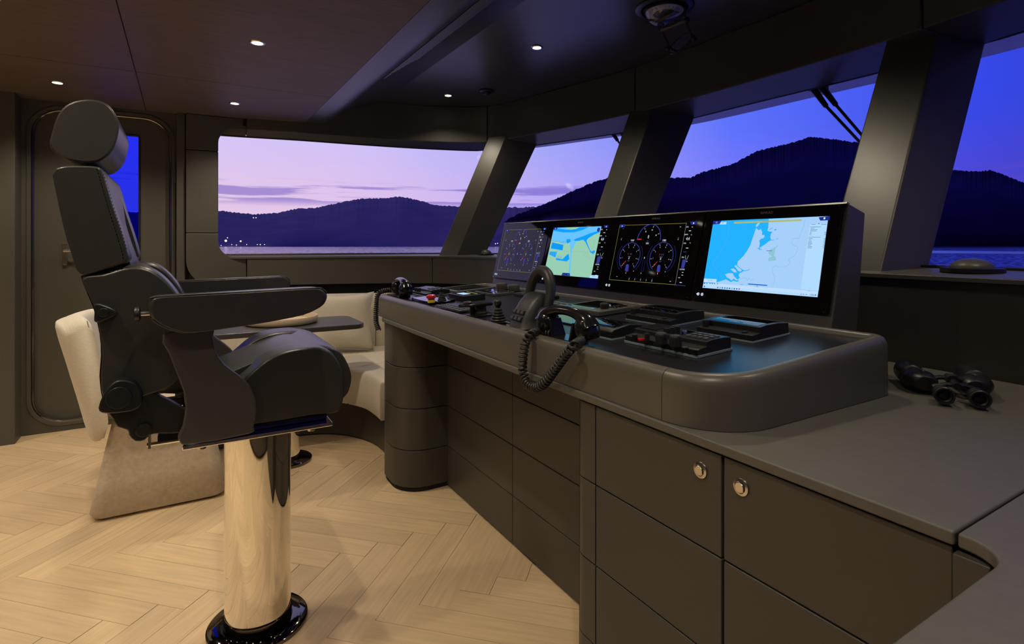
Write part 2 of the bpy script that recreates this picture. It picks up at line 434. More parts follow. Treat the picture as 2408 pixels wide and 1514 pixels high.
for j in range(-7, 8):
    for i in range(-60, 60):
        for kind in 'AB':
            u = U0 + i*PW - j*PL; v = V0 + i*PW + j*PL
            if kind == 'B': v += PW
            lu, lv = (PL, PW) if kind == 'A' else (PW, PL)
            q = [(u, v), (u+lu, v), (u+lu, v+lv), (u, v+lv)]
            xy = [((a+b)*R2, (b-a)*R2) for a, b in q]
            c = clip(xy)
            if len(c) < 3: continue
            cx = sum(p[0] for p in xy)/4; cy = sum(p[1] for p in xy)/4
            dep = cx*CA + cy*SA; vis = 0
            if dep > 0.3:
                px = 1204 + FPX*(cx*SA - cy*CA)/dep
                if -150 < px < 1480: vis = 1
            cells.append((0 if vis else 1, math.hypot(cx-.1, cy-2.2), kind, u, v, c, len(c) == 4 and all(abs(a[0]-b[0])+abs(a[1]-b[1]) < 1e-6 for a, b in zip(sorted(c), sorted(xy)))))
cells.sort(key=lambda c: c[:2])
rest = MB()
for n, (vis, dd, kind, u, v, c, isfull) in enumerate(cells):
    if n < 298:
        if isfull:
            o = bpy.data.objects.new('plank', full); COL.objects.link(o)
            if kind == 'A': o.location = ((u+v)*R2, (v-u)*R2, 0); o.rotation_euler = (0, 0, -PI/4)
            else:
                uu, vv = u + PW, v
                o.location = ((uu+vv)*R2, (vv-uu)*R2, 0); o.rotation_euler = (0, 0, PI/4)
        else:
            ang = -PI/4 if kind == 'A' else PI/4
            cx = sum(p[0] for p in c)/len(c); cy = sum(p[1] for p in c)/len(c); R = Matrix.Rotation(-ang, 2)
            m_ = MB(); q = [R @ Vector((p[0]-cx, p[1]-cy)) for p in c]
            q = [p*(1-GAP/max(p.length, .05)) for p in q]
            m_.prism([(p[0], p[1]) for p in q], 'z', -0.012, 0.0)
            me = bpy.data.meshes.new('plank'); me.from_pydata([tuple(p) for p in m_.v], [], m_.f); me.materials.append(MAT['oak'])
            bm = bmesh.new(); bm.from_mesh(me); bmesh.ops.recalc_face_normals(bm, faces=bm.faces); bm.to_mesh(me); bm.free()
            o = bpy.data.objects.new('plank', me); COL.objects.link(o); o.location = (cx, cy, 0); o.rotation_euler = (0, 0, ang)
        o.parent = floor
    else:
        cx = sum(p[0] for p in c)/len(c); cy = sum(p[1] for p in c)/len(c)
        rest.prism([(p[0]+(cx-p[0])*.004, p[1]+(cy-p[1])*.004) for p in c], 'z', -0.012, 0.0)
rest.build('plank_field', 'oak', floor, smooth=0, kind='stuff')
# ================================================================== HULL CURVES (a..i port to centreline, then mirrored)
ND = [((.02,4.47),(.02,4.47),(.02,4.50),(.02,4.50)), ((.35,4.42),(.35,4.41),(.35,4.46),(.35,4.46)), ((.75,4.33),(.75,4.335),(.76,4.38),(.76,4.385)),
      ((1.2,4.19),(1.21,4.28),(1.24,4.26),(1.24,4.33)), ((1.65,3.95),(1.70,4.17),(1.76,4.08),(1.77,4.23)), ((1.85,3.65),(2.13,3.93),(2.05,3.85),(2.22,4.03)),
      ((1.93,3.3),(2.30,3.35),(2.17,3.35),(2.47,3.45)), ((1.97,2.6),(2.45,2.6),(2.24,2.6),(2.69,2.70)), ((1.98,1.85),(2.48,1.85),(2.25,1.85),(2.71,1.85))]
ND = ND + [tuple((x, 3.70-y) for x, y in n) for n in ND[-2::-1]]
CL, CH, CG0, CG1 = [[n[k] for n in ND] for k in range(4)]
def cur(c, t): return cat_rom([(p[0], p[1], 0) for p in c], t)
def nor(c, t):
    d = cur(c, min(16, t+.02)) - cur(c, max(0, t-.02)); d.normalize(); return Vector((-d.y, d.x, 0))
def at(c, t, z, off=0.0): p = cur(c, t) + nor(c, t)*off; p.z = z; return p
def ts(a, b, k=10):
    n = max(2, int((b-a)*k)); return [a + (b-a)*i/n for i in range(n+1)]
def sweep(fn, a, b, k=10): m_ = MB(); m_.loft([fn(t) for t in ts(a, b, k)]); return m_
G = 0.03   # gap in curve parameter between neighbouring panels
# lower wall: dark backing with panels in front
WL = []
for nm, a, b, lab in (('wall_port_low', 0, 6.0, 'low curved port wall under the side window'), ('wall_bow', 6.0, 10.9, 'low bow wall behind the helm console'), ('wall_starboard_low', 10.9, 12.5, 'low curved wall at the starboard bow corner'), ('wall_starboard_side', 12.5, 16, 'low curved starboard wall')):
    WL.append(sweep(lambda t: [at(CL, t, 0, .03), at(CL, t, 1.089, .03), at(CL, t, 1.089, .09), at(CL, t, 0, .09)], a, b).build(nm, 'gap', kind='structure', label=lab))
for a, b, z0, i in ((1.14, 4.0, .89, 0), (4.0, 6.0, .89, 0), (6.0, 8.4, .02, 1), (8.4, 10.9, .02, 1), (10.9, 12.5, .02, 2), (12.5, 15.9, .02, 3)):
    sweep(lambda t: [at(CL, t, z0), at(CL, t, 1.0875), at(CL, t, 1.0875, .035), at(CL, t, z0, .025)], a+.004, b-.004).build('panel', 'lacquer_wall' if i == 0 else 'lacquer', WL[i], bevel=.003)  # bow panels get the darker lacquer to stand in for shadow there
sl = sweep(lambda t: [at(CL, t, 1.086, -.006), at(CL, t, 1.100, -.006), at(CL, t, 1.103, .004), at(CG0, t, 1.115, -.004), at(CG0, t, 1.09, .02)], .78, 15.2)
sl.build('trim_1', 'lacquer_wall', kind='structure', label='narrow satin ledge along the foot of the windows', bevel=.002)
# header with soffit, split at its seams
hb = sweep(lambda t: [at(CH, t, 2.05, .02), at(CH, t, 2.345, .02), at(CG1, t, 2.345, .06), at(CG1, t, 2.00, .05)], 0, 16)
wall_head = hb.build('wall_header', 'gap', kind='structure', label='dark curved header above the windows')
sweep(lambda t: [at(CH, t, 2.024, .025), at(CH, t, 2.10, .025), at(CG1, t, 2.10, .05), at(CG1, t, 1.995, .03), at(CG1, t, 1.972)], .60, 1.126).build('panel', 'lacquer_wall', wall_head, bevel=.004)
for a, b in ((1.13, 4.98), (4.98, 7.02), (7.02, 9.12), (9.12, 11.2), (11.2, 15)):
    sweep(lambda t: [at(CH, t, 2.022), at(CH, t, 2.312), at(CH, t, 2.312, .03), at(CG1, t, 1.995, .03), at(CG1, t, 1.972)], a+.004, b-.004).build('panel', 'pillar', wall_head, bevel=.006)
# windows: one pane and gasket each
for i, (a, b) in enumerate(((.60, 4.86), (4.86, 7.16), (7.16, 9.09), (9.09, 11.15), (11.15, 15.3))):
    p = sweep(lambda t: [at(CG0, t, 1.105), at(CG0, t, 1.105, .012), at(CG1, t, 1.985, .012), at(CG1, t, 1.985)], a, b)
    wn = p.build('window_%d' % (i+1), 'pane', kind='structure', label=('curved port side window', 'raked corner window of the bow', 'raked middle window of the bow', 'raked starboard window of the bow', 'curved starboard side window')[i])
    lo = [at(CG0, t, 1.118, -.002) for t in ts(a+.01, b-.01)]; hi = [at(CG1, t, 1.975, -.002) for t in ts(a+.01, b-.01)]
    g = MB(); g.tube(lo + hi[::-1], .006, 6, closed=True); g.build('gasket', 'wiper', wn)
# raked pillars between the windows
def pillar(bot, top, label, n):
    m_ = MB(); m_.loft([[(x, y, 1.098) for x, y in bot], [(x, y, 2.06) for x, y in top]])
    return m_.build('trim_%d' % n, 'pillar', kind='structure', label=label, bevel=.007, seg=2, smooth=30)
pillar([(1.70,3.95),(1.815,3.86),(2.05,3.84),(1.94,4.0)], [(2.13,3.93),(2.205,3.77),(2.43,3.60),(2.33,3.92)], 'raked pillar between the side window and the bow corner window', 2)
pillar([(2.015,2.59),(2.015,2.40),(2.255,2.355),(2.255,2.60)], [(2.455,2.63),(2.49,2.455),(2.75,2.33),(2.75,2.63)], 'raked pillar beside the wiper of the middle bow window', 3)
pillar([(2.015,1.148),(2.015,.955),(2.26,.915),(2.26,1.16)], [(2.50,1.155),(2.53,.985),(2.72,.89),(2.72,1.17)], 'wide raked pillar behind the map monitor', 4)
pillar([(1.70,-.25),(1.815,-.16),(2.05,-.14),(1.94,-.3)], [(2.13,-.23),(2.205,-.07),(2.43,.10),(2.33,-.22)], 'raked pillar at the starboard corner', 5)
# roof overhang outside, bow rail, wipers
ov = sweep(lambda t: [at(CG1, t, 2.03, .06), at(CG1, t, 2.05, .45), at(CG1, t, 2.13, .45), at(CG1, t, 2.13, .06)], 5.0, 11.0)
ov.build('trim_6', 'hull_white', kind='structure', label='pale roof edge jutting out above the bow windows')
rl = MB(); rl.tube(smooth_path([(3.2,-3.2,1.13),(4.6,-1.2,1.13),(5.0,.6,1.13),(5.1,1.85,1.13),(5.0,3.1,1.13),(4.6,4.9,1.13)], 6), .010, 8)
rl.build('trim_7', 'chrome', kind='structure', label='thin steel handrail outside around the bow')
def onglass(px, py, x0=2.285, k=.537):
    d = ray(px, py); t_ = (x0 + k*(EYE-1.115))/(d[0]-k*d[2]); return Vector((t_*d[0], t_*d[1], EYE+t_*d[2]))
def wiper(lines, x0, label):
    c = onglass(*lines[0][0], x0); wv = thing('wiper', c, label, 'wiper', 'window wipers')
    for ln in lines:
        a, m1, b = [onglass(*p, x0) for p in ln]
        q = MB(); q.tube([a, a.lerp(m1, .97), m1, b], [.016, .012, .007, .006], 8); q.build('wiper_arm', 'wiper', wv)
    q = MB(); q.tube([onglass(*lines[0][2], x0) + Vector((.05,0,.10)), onglass(*lines[0][2], x0) + Vector((-.15,.0,-.28))], .009, 6); q.build('wiper_blade', 'wiper', wv)
    q = MB(); q.box(-.05,.05,-.03,.03,-.03,.03); q.v = [v + c + Vector((.03,0,.03)) for v in q.v]; q.build('wiper_mount', 'wiper', wv, bevel=.006)
wiper([[(1915,212),(1943,250),(2032,345)], [(1935,207),(1966,247),(2050,345)]], 2.30, 'black twin-arm wiper hanging outside the middle bow window')
wiper([[(1441,314),(1452,330),(1490,385)], [(1462,312),(1472,330),(1505,385)]], 2.285, 'black twin-arm wiper outside the bow corner window, half behind a pillar')
# ================================================================== PORT WALL with door, aft wall, starboard wall
wp = MB()
wp.prism([(-.034,-.02),(.40,-.02),(.40,.88),(.22,.88),(.22,2.15),(-.034,2.15)], 'y', 4.475, 4.60)
wall_port = wp.build('wall_port', 'gap', kind='structure', label='port wall beside the long side window')
r_ = .11
arc = lambda cx, cz, r, a0, a1, n=8: [(cx + r*math.cos(math.radians(a0+(a1-a0)*i/n)), cz + r*math.sin(math.radians(a0+(a1-a0)*i/n))) for i in range(n+1)]
def wpanel(poly, y0=4.425, y1=4.475):
    m_ = MB(); m_.prism(poly, 'y', y0, y1); m_.build('panel', 'lacquer_wall', wall_port, bevel=.004)
wpanel([(.022,2.098),(.022,1.852),(.22,1.852)] + arc(.33,1.912,r_,180,90) + [(.399,2.022),(.399,2.098)])
wpanel([(.022,1.848),(.022,1.272),(.22,1.272),(.22,1.848)])
wpanel([(.22,1.268),(.022,1.268)] + arc(.222,1.085,.2,180,270) + [(.40,.885),(.40,1.10)] + arc(.33,1.21,r_,270,180))
m_ = MB(); m_.box(-.034,.018,4.452,4.475,0,2.1); m_.build('panel', 'lacquer_wall', wall_port, bevel=.004)
dp = MB(); dp.prism([(-.858,-.02),(-.034,-.02),(-.034,2.15),(-.858,2.15)], 'y', 4.50, 4.58, [rr(-.806,-.067,.06,2.05,.16,8)])
wall_d = dp.build('wall_port_aft', 'lacquer_wall', kind='structure', label='taupe wall around the rounded doorway')
dl = MB(); dl.prism(rr(-.812,-.061,.055,2.056,.165,8), 'y', 4.53, 4.575, [rr(-.50,-.25,.95,1.93,.012,2)])
door = dl.build('door_1', 'lacquer_wall', kind='structure', label='taupe rounded door with a tall narrow window')
g = MB(); g.prism(rr(-.505,-.245,.945,1.935,.012,2), 'y', 4.55, 4.558); g.build('pane', 'blue_pane', door)
g = MB(); g.tube([(x, 4.527, z) for x, z in rr(-.50,-.25,.95,1.93,.012,2)], .006, 6, closed=True); g.build('window_gasket', 'wiper', door)
g = MB(); g.tube([(x, 4.499, z) for x, z in rr(-.803,-.070,.063,2.047,.158,10)], .0075, 8, closed=True); g.build('door_trim', 'trim_metal', wall_d)
g = MB(); g.prism(rr(-.832,-.042,.035,2.075,.18,8), 'y', 4.492, 4.50, [rr(-.81,-.063,.057,2.053,.162,8)]); g.build('door_frame', 'lacquer_wall', wall_d, bevel=.003)
g = MB(); g.box(-.660,-.635,4.515,4.53,1.06,1.20); g.tube([(-.648,4.52,1.15),(-.648,4.485,1.15),(-.60,4.48,1.15),(-.54,4.48,1.15)], .008, 8); g.build('door_handle', 'steel', door, bevel=.002)
for z in (.42, 1.62):
    g = MB(); g.box(-.058,-.036,4.488,4.50,z,z+.09); g.build('hinge', 'lacquer_wall', wall_d, bevel=.003)
wb = MB(); wb.box(-3.4,-.857,4.35,4.58,-.02,2.15); wb.build('wall_port_block', 'lacquer_wall', kind='structure', label='taupe wall block aft of the door', bevel=.006)
wb = MB(); wb.box(-3.5,-3.4,-.9,4.7,-.02,2.15); wb.build('wall_aft', 'lacquer_wall', kind='structure', label='taupe aft wall')
wb = MB(); wb.box(-3.4,.03,-.90,-.77,-.02,2.15); wb.build('wall_starboard', 'lacquer_wall', kind='structure', label='taupe starboard wall')
# ================================================================== CEILING
cb = MB(); cb.box(-3.5,.80,-.9,4.62,2.118,2.17)
ceil = cb.build('ceiling', 'gap', kind='structure', smooth=0, label='brown wood-panelled ceiling with recessed lamps')
for x0, x1 in ((-3.4,-2.21),(-2.21,-1.21),(-1.21,-.21),(-.21,.79)):
    for y0, y1 in ((-.77,.3),(.3,1.9),(1.9,3.5),(3.5,4.50)):
        m_ = MB(); m_.box(x0+.002,x1-.002,y0+.002,y1-.002,ZA,2.118); m_.build('panel', 'ceil_wood', ceil, smooth=0)
prof = [(.79,2.10),(.875,2.099),(.91,2.103),(.945,2.116),(.98,2.142),(1.03,2.180),(1.10,2.222),(1.18,2.258),(1.27,2.288),(1.337,2.304),(1.337,2.36),(.79,2.36)]
bmx = MB(); bmx.prism(prof, 'y', -.60, 4.40)
beam = bmx.build('ceiling_beam', 'ceil_paint', kind='structure', label='grey curved ceiling step with an air grille', smooth=60)
for k in range(8):
    x = 1.012 + .017*k
    z = float(np.interp(x, [p[0] for p in prof[:10]], [p[1] for p in prof[:10]]))
    s_ = MB(); s_.box(x-.004,x+.004,.9,3.14-.03*k,z-.007,z+.004); s_.build('grille_slat', 'grey_plastic', beam, smooth=0)
fc = MB()
fc.loft([[(1.341, max(-.74, min(4.44, at(CH,t,0).y)), 2.312), (max(1.341, at(CH,t,0,.01).x), at(CH,t,0,.01).y, 2.312), (max(1.341, at(CH,t,0,.03).x), at(CH,t,0,.03).y, 2.36), (1.341, max(-.74, min(4.44, at(CH,t,0).y)), 2.36)] for t in ts(3.25, 12.75)])
fc.build('ceiling_forward', 'ceil_paint', kind='structure', label='dark satin ceiling above the console', smooth=30)
# roof so that no daylight leaks in above the ceilings
rf = MB(); rf.box(-3.6,.85,-1.0,4.75,2.36,2.40); rf.build('ceiling_roof', 'gap', kind='structure', smooth=0, label='roof plate above the ceiling')
# ================================================================== DOWNLIGHTS
for (x, y), zc in [(p, ZA) for p in AFT_LAMPS] + [(p, ZF) for p in FWD_LAMPS]:
    spot = {(-.6,3.96): 'above the rounded door', (.29,3.96): 'near the side window', (.29,2.71): 'above the helm chair', (-.6,2.71): 'above the beige woven chair'} if zc == ZA else {(1.727,2.61): 'over the monitor row', (1.715,3.80): 'beside the round sensor', (1.727,1.40): 'over the map monitor', (1.70,.25): 'over the starboard worktop'}
    lab = ('small round warm downlight recessed in the brown wood ceiling ' if zc == ZA else 'small round warm downlight in the dark forward ceiling ') + spot.get((x, y), 'over the aft floor')
    dlt = thing('downlight', (x, y, zc), lab, 'light', 'downlights in the wood ceiling' if zc == ZA else 'downlights in the forward ceiling')
    q = MB(); q.lathe([(.024, .004), (.024, -.0035), (.030, -.0045), (.034, -.0005), (.034, .004)], (x, y, zc), 24); q.build('trim_ring', 'steel', dlt)
    q = MB(); q.lathe([(0, -.001), (.0235, -.001), (.0235, .003), (0, .003)], (x, y, zc), 20); q.build('lens', 'lamp', dlt)
    ld = bpy.data.lights.new('downlight_beam', 'SPOT'); ld.energy = LAMP_W*(1.0 if zc == ZA else .62); ld.color = LAMP_COL
    ld.spot_size = math.radians(128); ld.spot_blend = 0.85; ld.shadow_soft_size = 0.02
    lo = bpy.data.objects.new('downlight_beam', ld); COL.objects.link(lo); lo.parent = dlt; lo.location = (0, 0, -.012)
# ================================================================== CONSOLE CABINETRY
def lpts(a, b, z=None, off=-.012):
    out = [at(CL, t, 0, off) for t in ts(a, b, 8)]
    return [(p.x, p.y) for p in out]
def t_at_y(y):
    a, b = 5.0, 11.0
    for _ in range(40):
        m_ = (a+b)/2
        if cur(CL, m_).y > y: a = m_
        else: b = m_
    return a
tA, tB = t_at_y(2.86), t_at_y(.3235)
front = [(.872,.3235)] + [(.872+.14*(1-math.cos(a)), 2.725+.14*math.sin(a)) for a in [math.radians(10*i) for i in range(10)]]
mb = MB(); mb.prism(front + lpts(tA, tB), 'z', .800, .820)
mb.build('worktop', 'counter', label='long taupe worktop slab carrying the helm console and binoculars', cat='worktop', bevel=.004, origin=(1.2,1.6,.8))
fil = [(.872,.3205)] + [(.822+.05*math.cos(a), .315-.05*math.sin(a)) for a in [math.radians(15*i) for i in range(7)]]
mb = MB(); mb.prism(fil + [(-1.3,.265),(-1.3,-.745),(.02,-.745)] + lpts(15.6, tB+.002), 'z', .800, .820)
mb.build('worktop', 'counter', label='taupe starboard worktop joining the helm counter at a thin seam', cat='worktop', bevel=.004, origin=(.5,-.2,.8))
ROWS = [(.022,.1985),(.2015,.3985),(.4015,.5985),(.6015,.796)]
def cabinet(y0, y1, knob, label):
    c = thing('cabinet', (.879, (y0+y1)/2, 0), label, 'cabinet', 'flush cabinets under the worktop')
    q = MB(); q.box(.899, 1.55, y0, y1, 0, .798); q.build('body', 'gap', c, smooth=0)
    for z0, z1 in ROWS:
        q = MB(); q.box(.879, .898, y0+.0015, y1-.0015, z0, z1); dr = q.build('drawer_front', 'lacquer', c, bevel=.0025)
        if z0 > .6:
            k = onx(*knob, .879); Mx = Matrix.Rotation(-PI/2, 4, 'Y')
            q = MB(); q.lathe([(.0165,-.002),(.0165,.001),(.0155,.003),(.0110,.0045),(.0105,.002),(.0100,.002),(.0098,.006),(.0085,.0072),(0,.0076)], k, 32, Mx); q.build('push_knob', 'steel', dr)
    return c
cabinet(.6925, 1.066, (1648,1105), 'taupe four-panel cabinet with a steel push knob beside the rounded kneehole corner')
cabinet(.326, .6905, (1743.5,1145), 'taupe four-panel cabinet with a steel push knob beside the starboard corner')
c = thing('cabinet_post', (.93, 1.115, 0), 'rounded taupe corner post at the edge of the kneehole', 'cabinet post')
q = MB(); q.box(.90, 1.55, 1.068, 1.158, 0, .798); q.build('body', 'gap', c, smooth=0)
for z0, z1 in ROWS:
    q = MB(); q.prism([(.879,1.0675)] + [(.934-.055*math.cos(a), 1.110+.055*math.sin(a)) for a in [math.radians(10*i) for i in range(10)]] + [(1.55,1.165),(1.55,1.160),(.91,1.160),(.91,1.0675)], 'z', z0, z1)
    q.build('post_segment', 'lacquer', c, bevel=.002)
c = thing('cabinet', (.3, .28, 0), 'taupe cabinet run under the starboard worktop, meeting the helm cabinets in the corner', 'cabinet', 'flush cabinets under the worktop')
q = MB(); q.box(-1.28, .86, -.30, .262, 0, .798); q.build('body', 'gap', c, smooth=0)
for x0, x1 in ((-1.28,-.56),(-.56,.14),(.14,.86)):
    for z0, z1 in ROWS:
        q = MB(); q.box(x0+.0015, x1-.0015, .262, .280, z0, z1); q.build('drawer_front', 'lacquer', c, bevel=.0025)
for z0, z1 in ROWS:
    q = MB(); q.box(.862, .8785, .282, .3225, z0, z1); q.build('corner_filler', 'lacquer', c, bevel=.0025)
# kneehole back
c = thing('kneehole_panelling', (1.14, 1.8, 0), 'dark taupe panelled back of the kneehole below the console', 'panelling')
q = MB(); q.box(1.142, 1.18, 1.168, 2.498, 0, .798); q.build('backing', 'gap', c, smooth=0)
for y0, y1 in ((1.168,1.8705),(1.8735,2.499)):
    for z0, z1 in [(.012,.1985)] + ROWS[1:]:
        q = MB(); q.box(1.122, 1.1415, y0, y1, z0, z1); q.build('panel', 'lacquer', c, bevel=.002)
# rounded pedestal at the port end
c = thing('console_pedestal', (1.1, 2.68, 0), 'rounded taupe pedestal of stacked blocks under the port end of the console', 'pedestal')
q = MB(); q.prism(rr(.892,1.455,2.507,2.855,(.135,.02,.02,.135)), 'z', 0, .799); q.build('core', 'gap', c, smooth=0)
for z0, z1 in ROWS:
    q = MB(); q.prism(rr(.885,1.46,2.50,2.862,(.14,.02,.02,.14),10), 'z', z0, z1); q.build('block', 'lacquer', c, bevel=.0025, smooth=30)
# ------------------------------------------------------------------ helm console: skirt, rim, deck
SLP = .06
def zt(x): return .929 + SLP*(x-.88)
out = rr(.88,1.545,.696,2.868,(.15,.05,.09,.05),10)
n = len(out)
nrm = []
for i in range(n):
    a, b = Vector(out[i-1]), Vector(out[(i+1) % n]); d = (b-a).normalized(); nrm.append(Vector((-d.y, d.x)))
# exact seam points on straight runs
def sec(p, nv):
    pr = [(0,None),(0,-.040),(0,-.026),(.0018,-.015),(.007,-.0055),(.015,-.001),(.026,0),(.034,-.003),(.038,-.010),(.040,-.016),(.040,None)]
    r = []
    for d, z in pr:
        x = p[0]+nv[0]*d; y = p[1]+nv[1]*d
        r.append((x, y, .8212 if z is None else zt(x)+z))
    return r
con = thing('helm_console', (1.2, 1.78, .82), 'raised taupe console with a padded rim around a black sloping instrument deck', 'console')
def skirt(pts):
    q = MB(); q.loft([sec(p, v) for p, v in pts]); q.build('rim_section', 'rim', con, smooth=50)
P_ = list(zip(out, nrm)); k = 11
g_ = .0007
skirt([(P_[0][0],(1,0))] + P_[1:k-1] + [(P_[k-1][0],(0,1)), ((1.488-g_,.696),(0,1))])
skirt([((1.488+g_,.696),(0,1)), (P_[k][0],(0,1))] + P_[k+1:2*k-1] + [(P_[2*k-1][0],(-1,0)), ((1.545,2.7695),(-1,0))])
skirt([((1.545,2.771),(-1,0)), (P_[2*k][0],(-1,0))] + P_[2*k+1:3*k-1] + [(P_[3*k-1][0],(0,-1)), (P_[3*k][0],(0,-1))] + P_[3*k+1:4*k-1] + [(P_[4*k-1][0],(1,0)), ((.88,2.80),(1,0))])
skirt([((.88,2.7985),(1,0)), ((.88,.8478),(1,0))])
ins = [(p[0]+v[0]*.039, p[1]+v[1]*.039) for p, v in P_]
def zd(x): return .915 + SLP*(x-.88)
q = MB(); q.loft([[(x, y, zd(x)-.012) for x, y in ins], [(x, y, zd(x)) for x, y in ins]]); q.build('deck', 'deck', con, smooth=30)
# ------------------------------------------------------------------ monitor housing
MK = .26; MU = Vector((MK,0,1)).normalized(); MN = Vector((-1,0,MK)).normalized()
def onm(px, py, nofs=0.0):
    d = ray(px, py); t_ = (1.555 + MK*(EYE-.985))/(d[0]-MK*d[2]); return Vector((t_*d[0], t_*d[1], EYE+t_*d[2])) + MN*nofs
def MP(yl, s, t_, nofs=0.0): return Vector((1.559, yl-s, 1.0)) + MU*t_ + MN*nofs
a = MP(0, 0, -.045, -.013); b = MP(0, 0, .328, -.013); c2 = MP(0, 0, .326, -.105)
hs = thing('monitor_housing', (1.62, 1.85, .82), 'dark grey slanted housing carrying the four monitors', 'housing')
q = MB(); q.prism([(a.x-.004,.8215),(a.x-.004,a.z-.01),(a.x,a.z),(b.x,b.z),(c2.x,c2.z),(1.68,.8215)], 'y', .866, 2.840); q.build('shell', 'grey_plastic', hs, bevel=.004)
q = MB(); q.loft([[MP(y,0,.3245,0),MP(y,0,.3305,-.004),MP(y,0,.3305,-.02),MP(y,0,.3245,-.0125)] for y in (.867,2.839)]); q.build('top_lip', 'rim', hs)
# ================================================================== MONITORS
EC = dict(cyan=S(36,178,255), land=S(166,208,250), pane_blue=S(178,220,255), strip=S(190,222,252), lake=S(140,196,216), navy=S(30,48,140), banner=S(176,186,104),
          ink=S(60,96,150), line=S(120,160,205), blue=S(20,90,220), white=S(230,240,255), green=S(152,206,178), sea1=S(104,196,255), sea2=S(14,160,255),
          arc=S(62,70,176), arc2=S(38,40,104), red=S(214,50,66), yel=S(150,140,60), grey=S(130,130,140), dim=S(70,76,150), tank=S(52,58,150))
for k_, v_ in EC.items(): emit('px_'+k_, v_, 1.0)
class Scr:
    def __init__(s, mon, zx, zy, sc, dy=0.0): s.mon = mon; s.z = (zx, zy, sc); s.dy = dy; s.m = {}; s.lv = 0.0006
    def p(s, x, y, n=None):
        v = onm(s.z[0]+x/s.z[2], s.z[1]+y/s.z[2], s.lv if n is None else n); v.y += s.dy; return v
    def mb(s, c): return s.m.setdefault(c, MB())
    def poly(s, c, pts):
        P3 = [s.p(*q) for q in pts]; s.lv += .00004
        fl = [Vector((-v.y, v.z, 0)) for v in P3]
        tri = tessellate_polygon([fl]); m_ = s.mb(c); i = [m_.P(v) for v in P3]
        for t_ in tri: m_.F(*[i[k] for k in t_])
    def line(s, c, pts, wd=.0008):
        P3 = [s.p(*q) for q in pts]; m_ = s.mb(c); s.lv += .00002
        for a, b in zip(P3, P3[1:]):
            d = (b-a); d.normalize(); q = d.cross(MN)*wd*.5; e = d*wd*.3
            m_.poly([a-q-e, b-q+e, b+q+e, a+q-e])
    def bar(s, c, x, y, wm, hm=.0014):
        o = s.p(x, y); ex = Vector((0,-1,0))*wm*.5; ey = MU*hm*.5; s.mb(c).poly([o-ex-ey, o+ex-ey, o+ex+ey, o-ex+ey])
    def text(s, c, t_, x, y, h, wide=.8): add_text(s.mb(c), t_, s.p(x, y), (0,-1,0), MU, h, wide)
    def arc(s, c, o, r, a0, a1, wd=.0022, n=40):
        m_ = s.mb(c); ex = Vector((0,-1,0))
        A = [math.radians(a0+(a1-a0)*i/n) for i in range(n+1)]
        pt = lambda a, q: o + ex*math.cos(a)*q + MU*math.sin(a)*q
        m_.strip([pt(a, r-wd/2) for a in A], [pt(a, r+wd/2) for a in A])
    def tick(s, c, o, r0, r1, a, wd=.0011):
        ex = Vector((0,-1,0)); a = math.radians(a); d = ex*math.cos(a)+MU*math.sin(a); q = d.cross(MN)*wd*.5
        s.mb(c).poly([o+d*r0-q, o+d*r1-q, o+d*r1+q, o+d*r0+q])
    def done(s, screen, names):
        for c, m_ in s.m.items(): m_.build(names.get(c, 'screen_graphic'), 'px_'+c, screen, smooth=0, kind='stuff')
MON = []
MLAB = ['black wide monitor showing dim engine gauges, at the port end of the row', 'black wide monitor showing a green and blue harbour chart',
        'black wide monitor showing bright twin engine gauges, beside the map monitor', 'black wide monitor showing a pale blue coastal map, beside the wide pillar']
for i in range(4):
    yl = 2.832 - .48975*i
    mo = thing('monitor', MP(yl, .245, 0, 0), MLAB[i], 'monitor', 'monitors in a row on the console')
    W_, H_ = .4865, .3235
    q = MB(); q.loft([[MP(yl,s_,t_,nn_) for s_, t_ in rr(.0015,W_,0,H_,.004,3)] for nn_ in (-.012, -.0002)]); q.build('bezel', 'screen_glass', mo, bevel=.0015)
    q = MB(); q.poly([MP(yl,.043,.041,.0001), MP(yl,.451,.041,.0001), MP(yl,.451,.289,.0001), MP(yl,.043,.289,.0001)]); sc_ = q.build('screen', 'screen_glass', mo, smooth=0)
    q = MB(); add_text(q, 'SIMRAD', MP(yl, .247, .3085, .0004), (0,-1,0), MU, .0115, 1.15); q.build('logo', 'logo_print', mo, smooth=0, kind='stuff')
    q = MB()
    for s_, r in ((.030,.0055),(.047,.0055)):
        A = [2*PI*j/16 for j in range(17)]
        q.strip([MP(yl, s_+(r-.0016)*math.cos(x), .021+(r-.0016)*math.sin(x), .0004) for x in A], [MP(yl, s_+r*math.cos(x), .021+r*math.sin(x), .0004) for x in A])
        q.poly([MP(yl, s_-.0018, .019, .0005), MP(yl, s_+.0018, .019, .0005), MP(yl, s_+.0018, .0235, .0005), MP(yl, s_-.0018, .0235, .0005)])
    q.poly([MP(yl, .022, .0200, .0005), MP(yl, .030, .0200, .0005), MP(yl, .030, .0222, .0005), MP(yl, .022, .0222, .0005)])
    q.build('touch_keys', 'px_white', mo, smooth=0, kind='stuff')
    for s_, t_, dx in ((.012,.318,.006),(.478,.318,-.006),(.012,.004,.006),(.478,.004,-.006)):
        q = MB(); q.poly([MP(yl,s_,t_-.003,.0004), MP(yl,s_+dx,t_+.003,.0004), MP(yl,s_+dx,t_+.0042,.0004), MP(yl,s_,t_-.0018,.0004)])
        q.build('corner_mark', 'steel', mo, smooth=0)
    MON.append((mo, sc_))
def tabs(s, tl, tr):
    s.poly('navy', tl); s.poly('navy', tr)
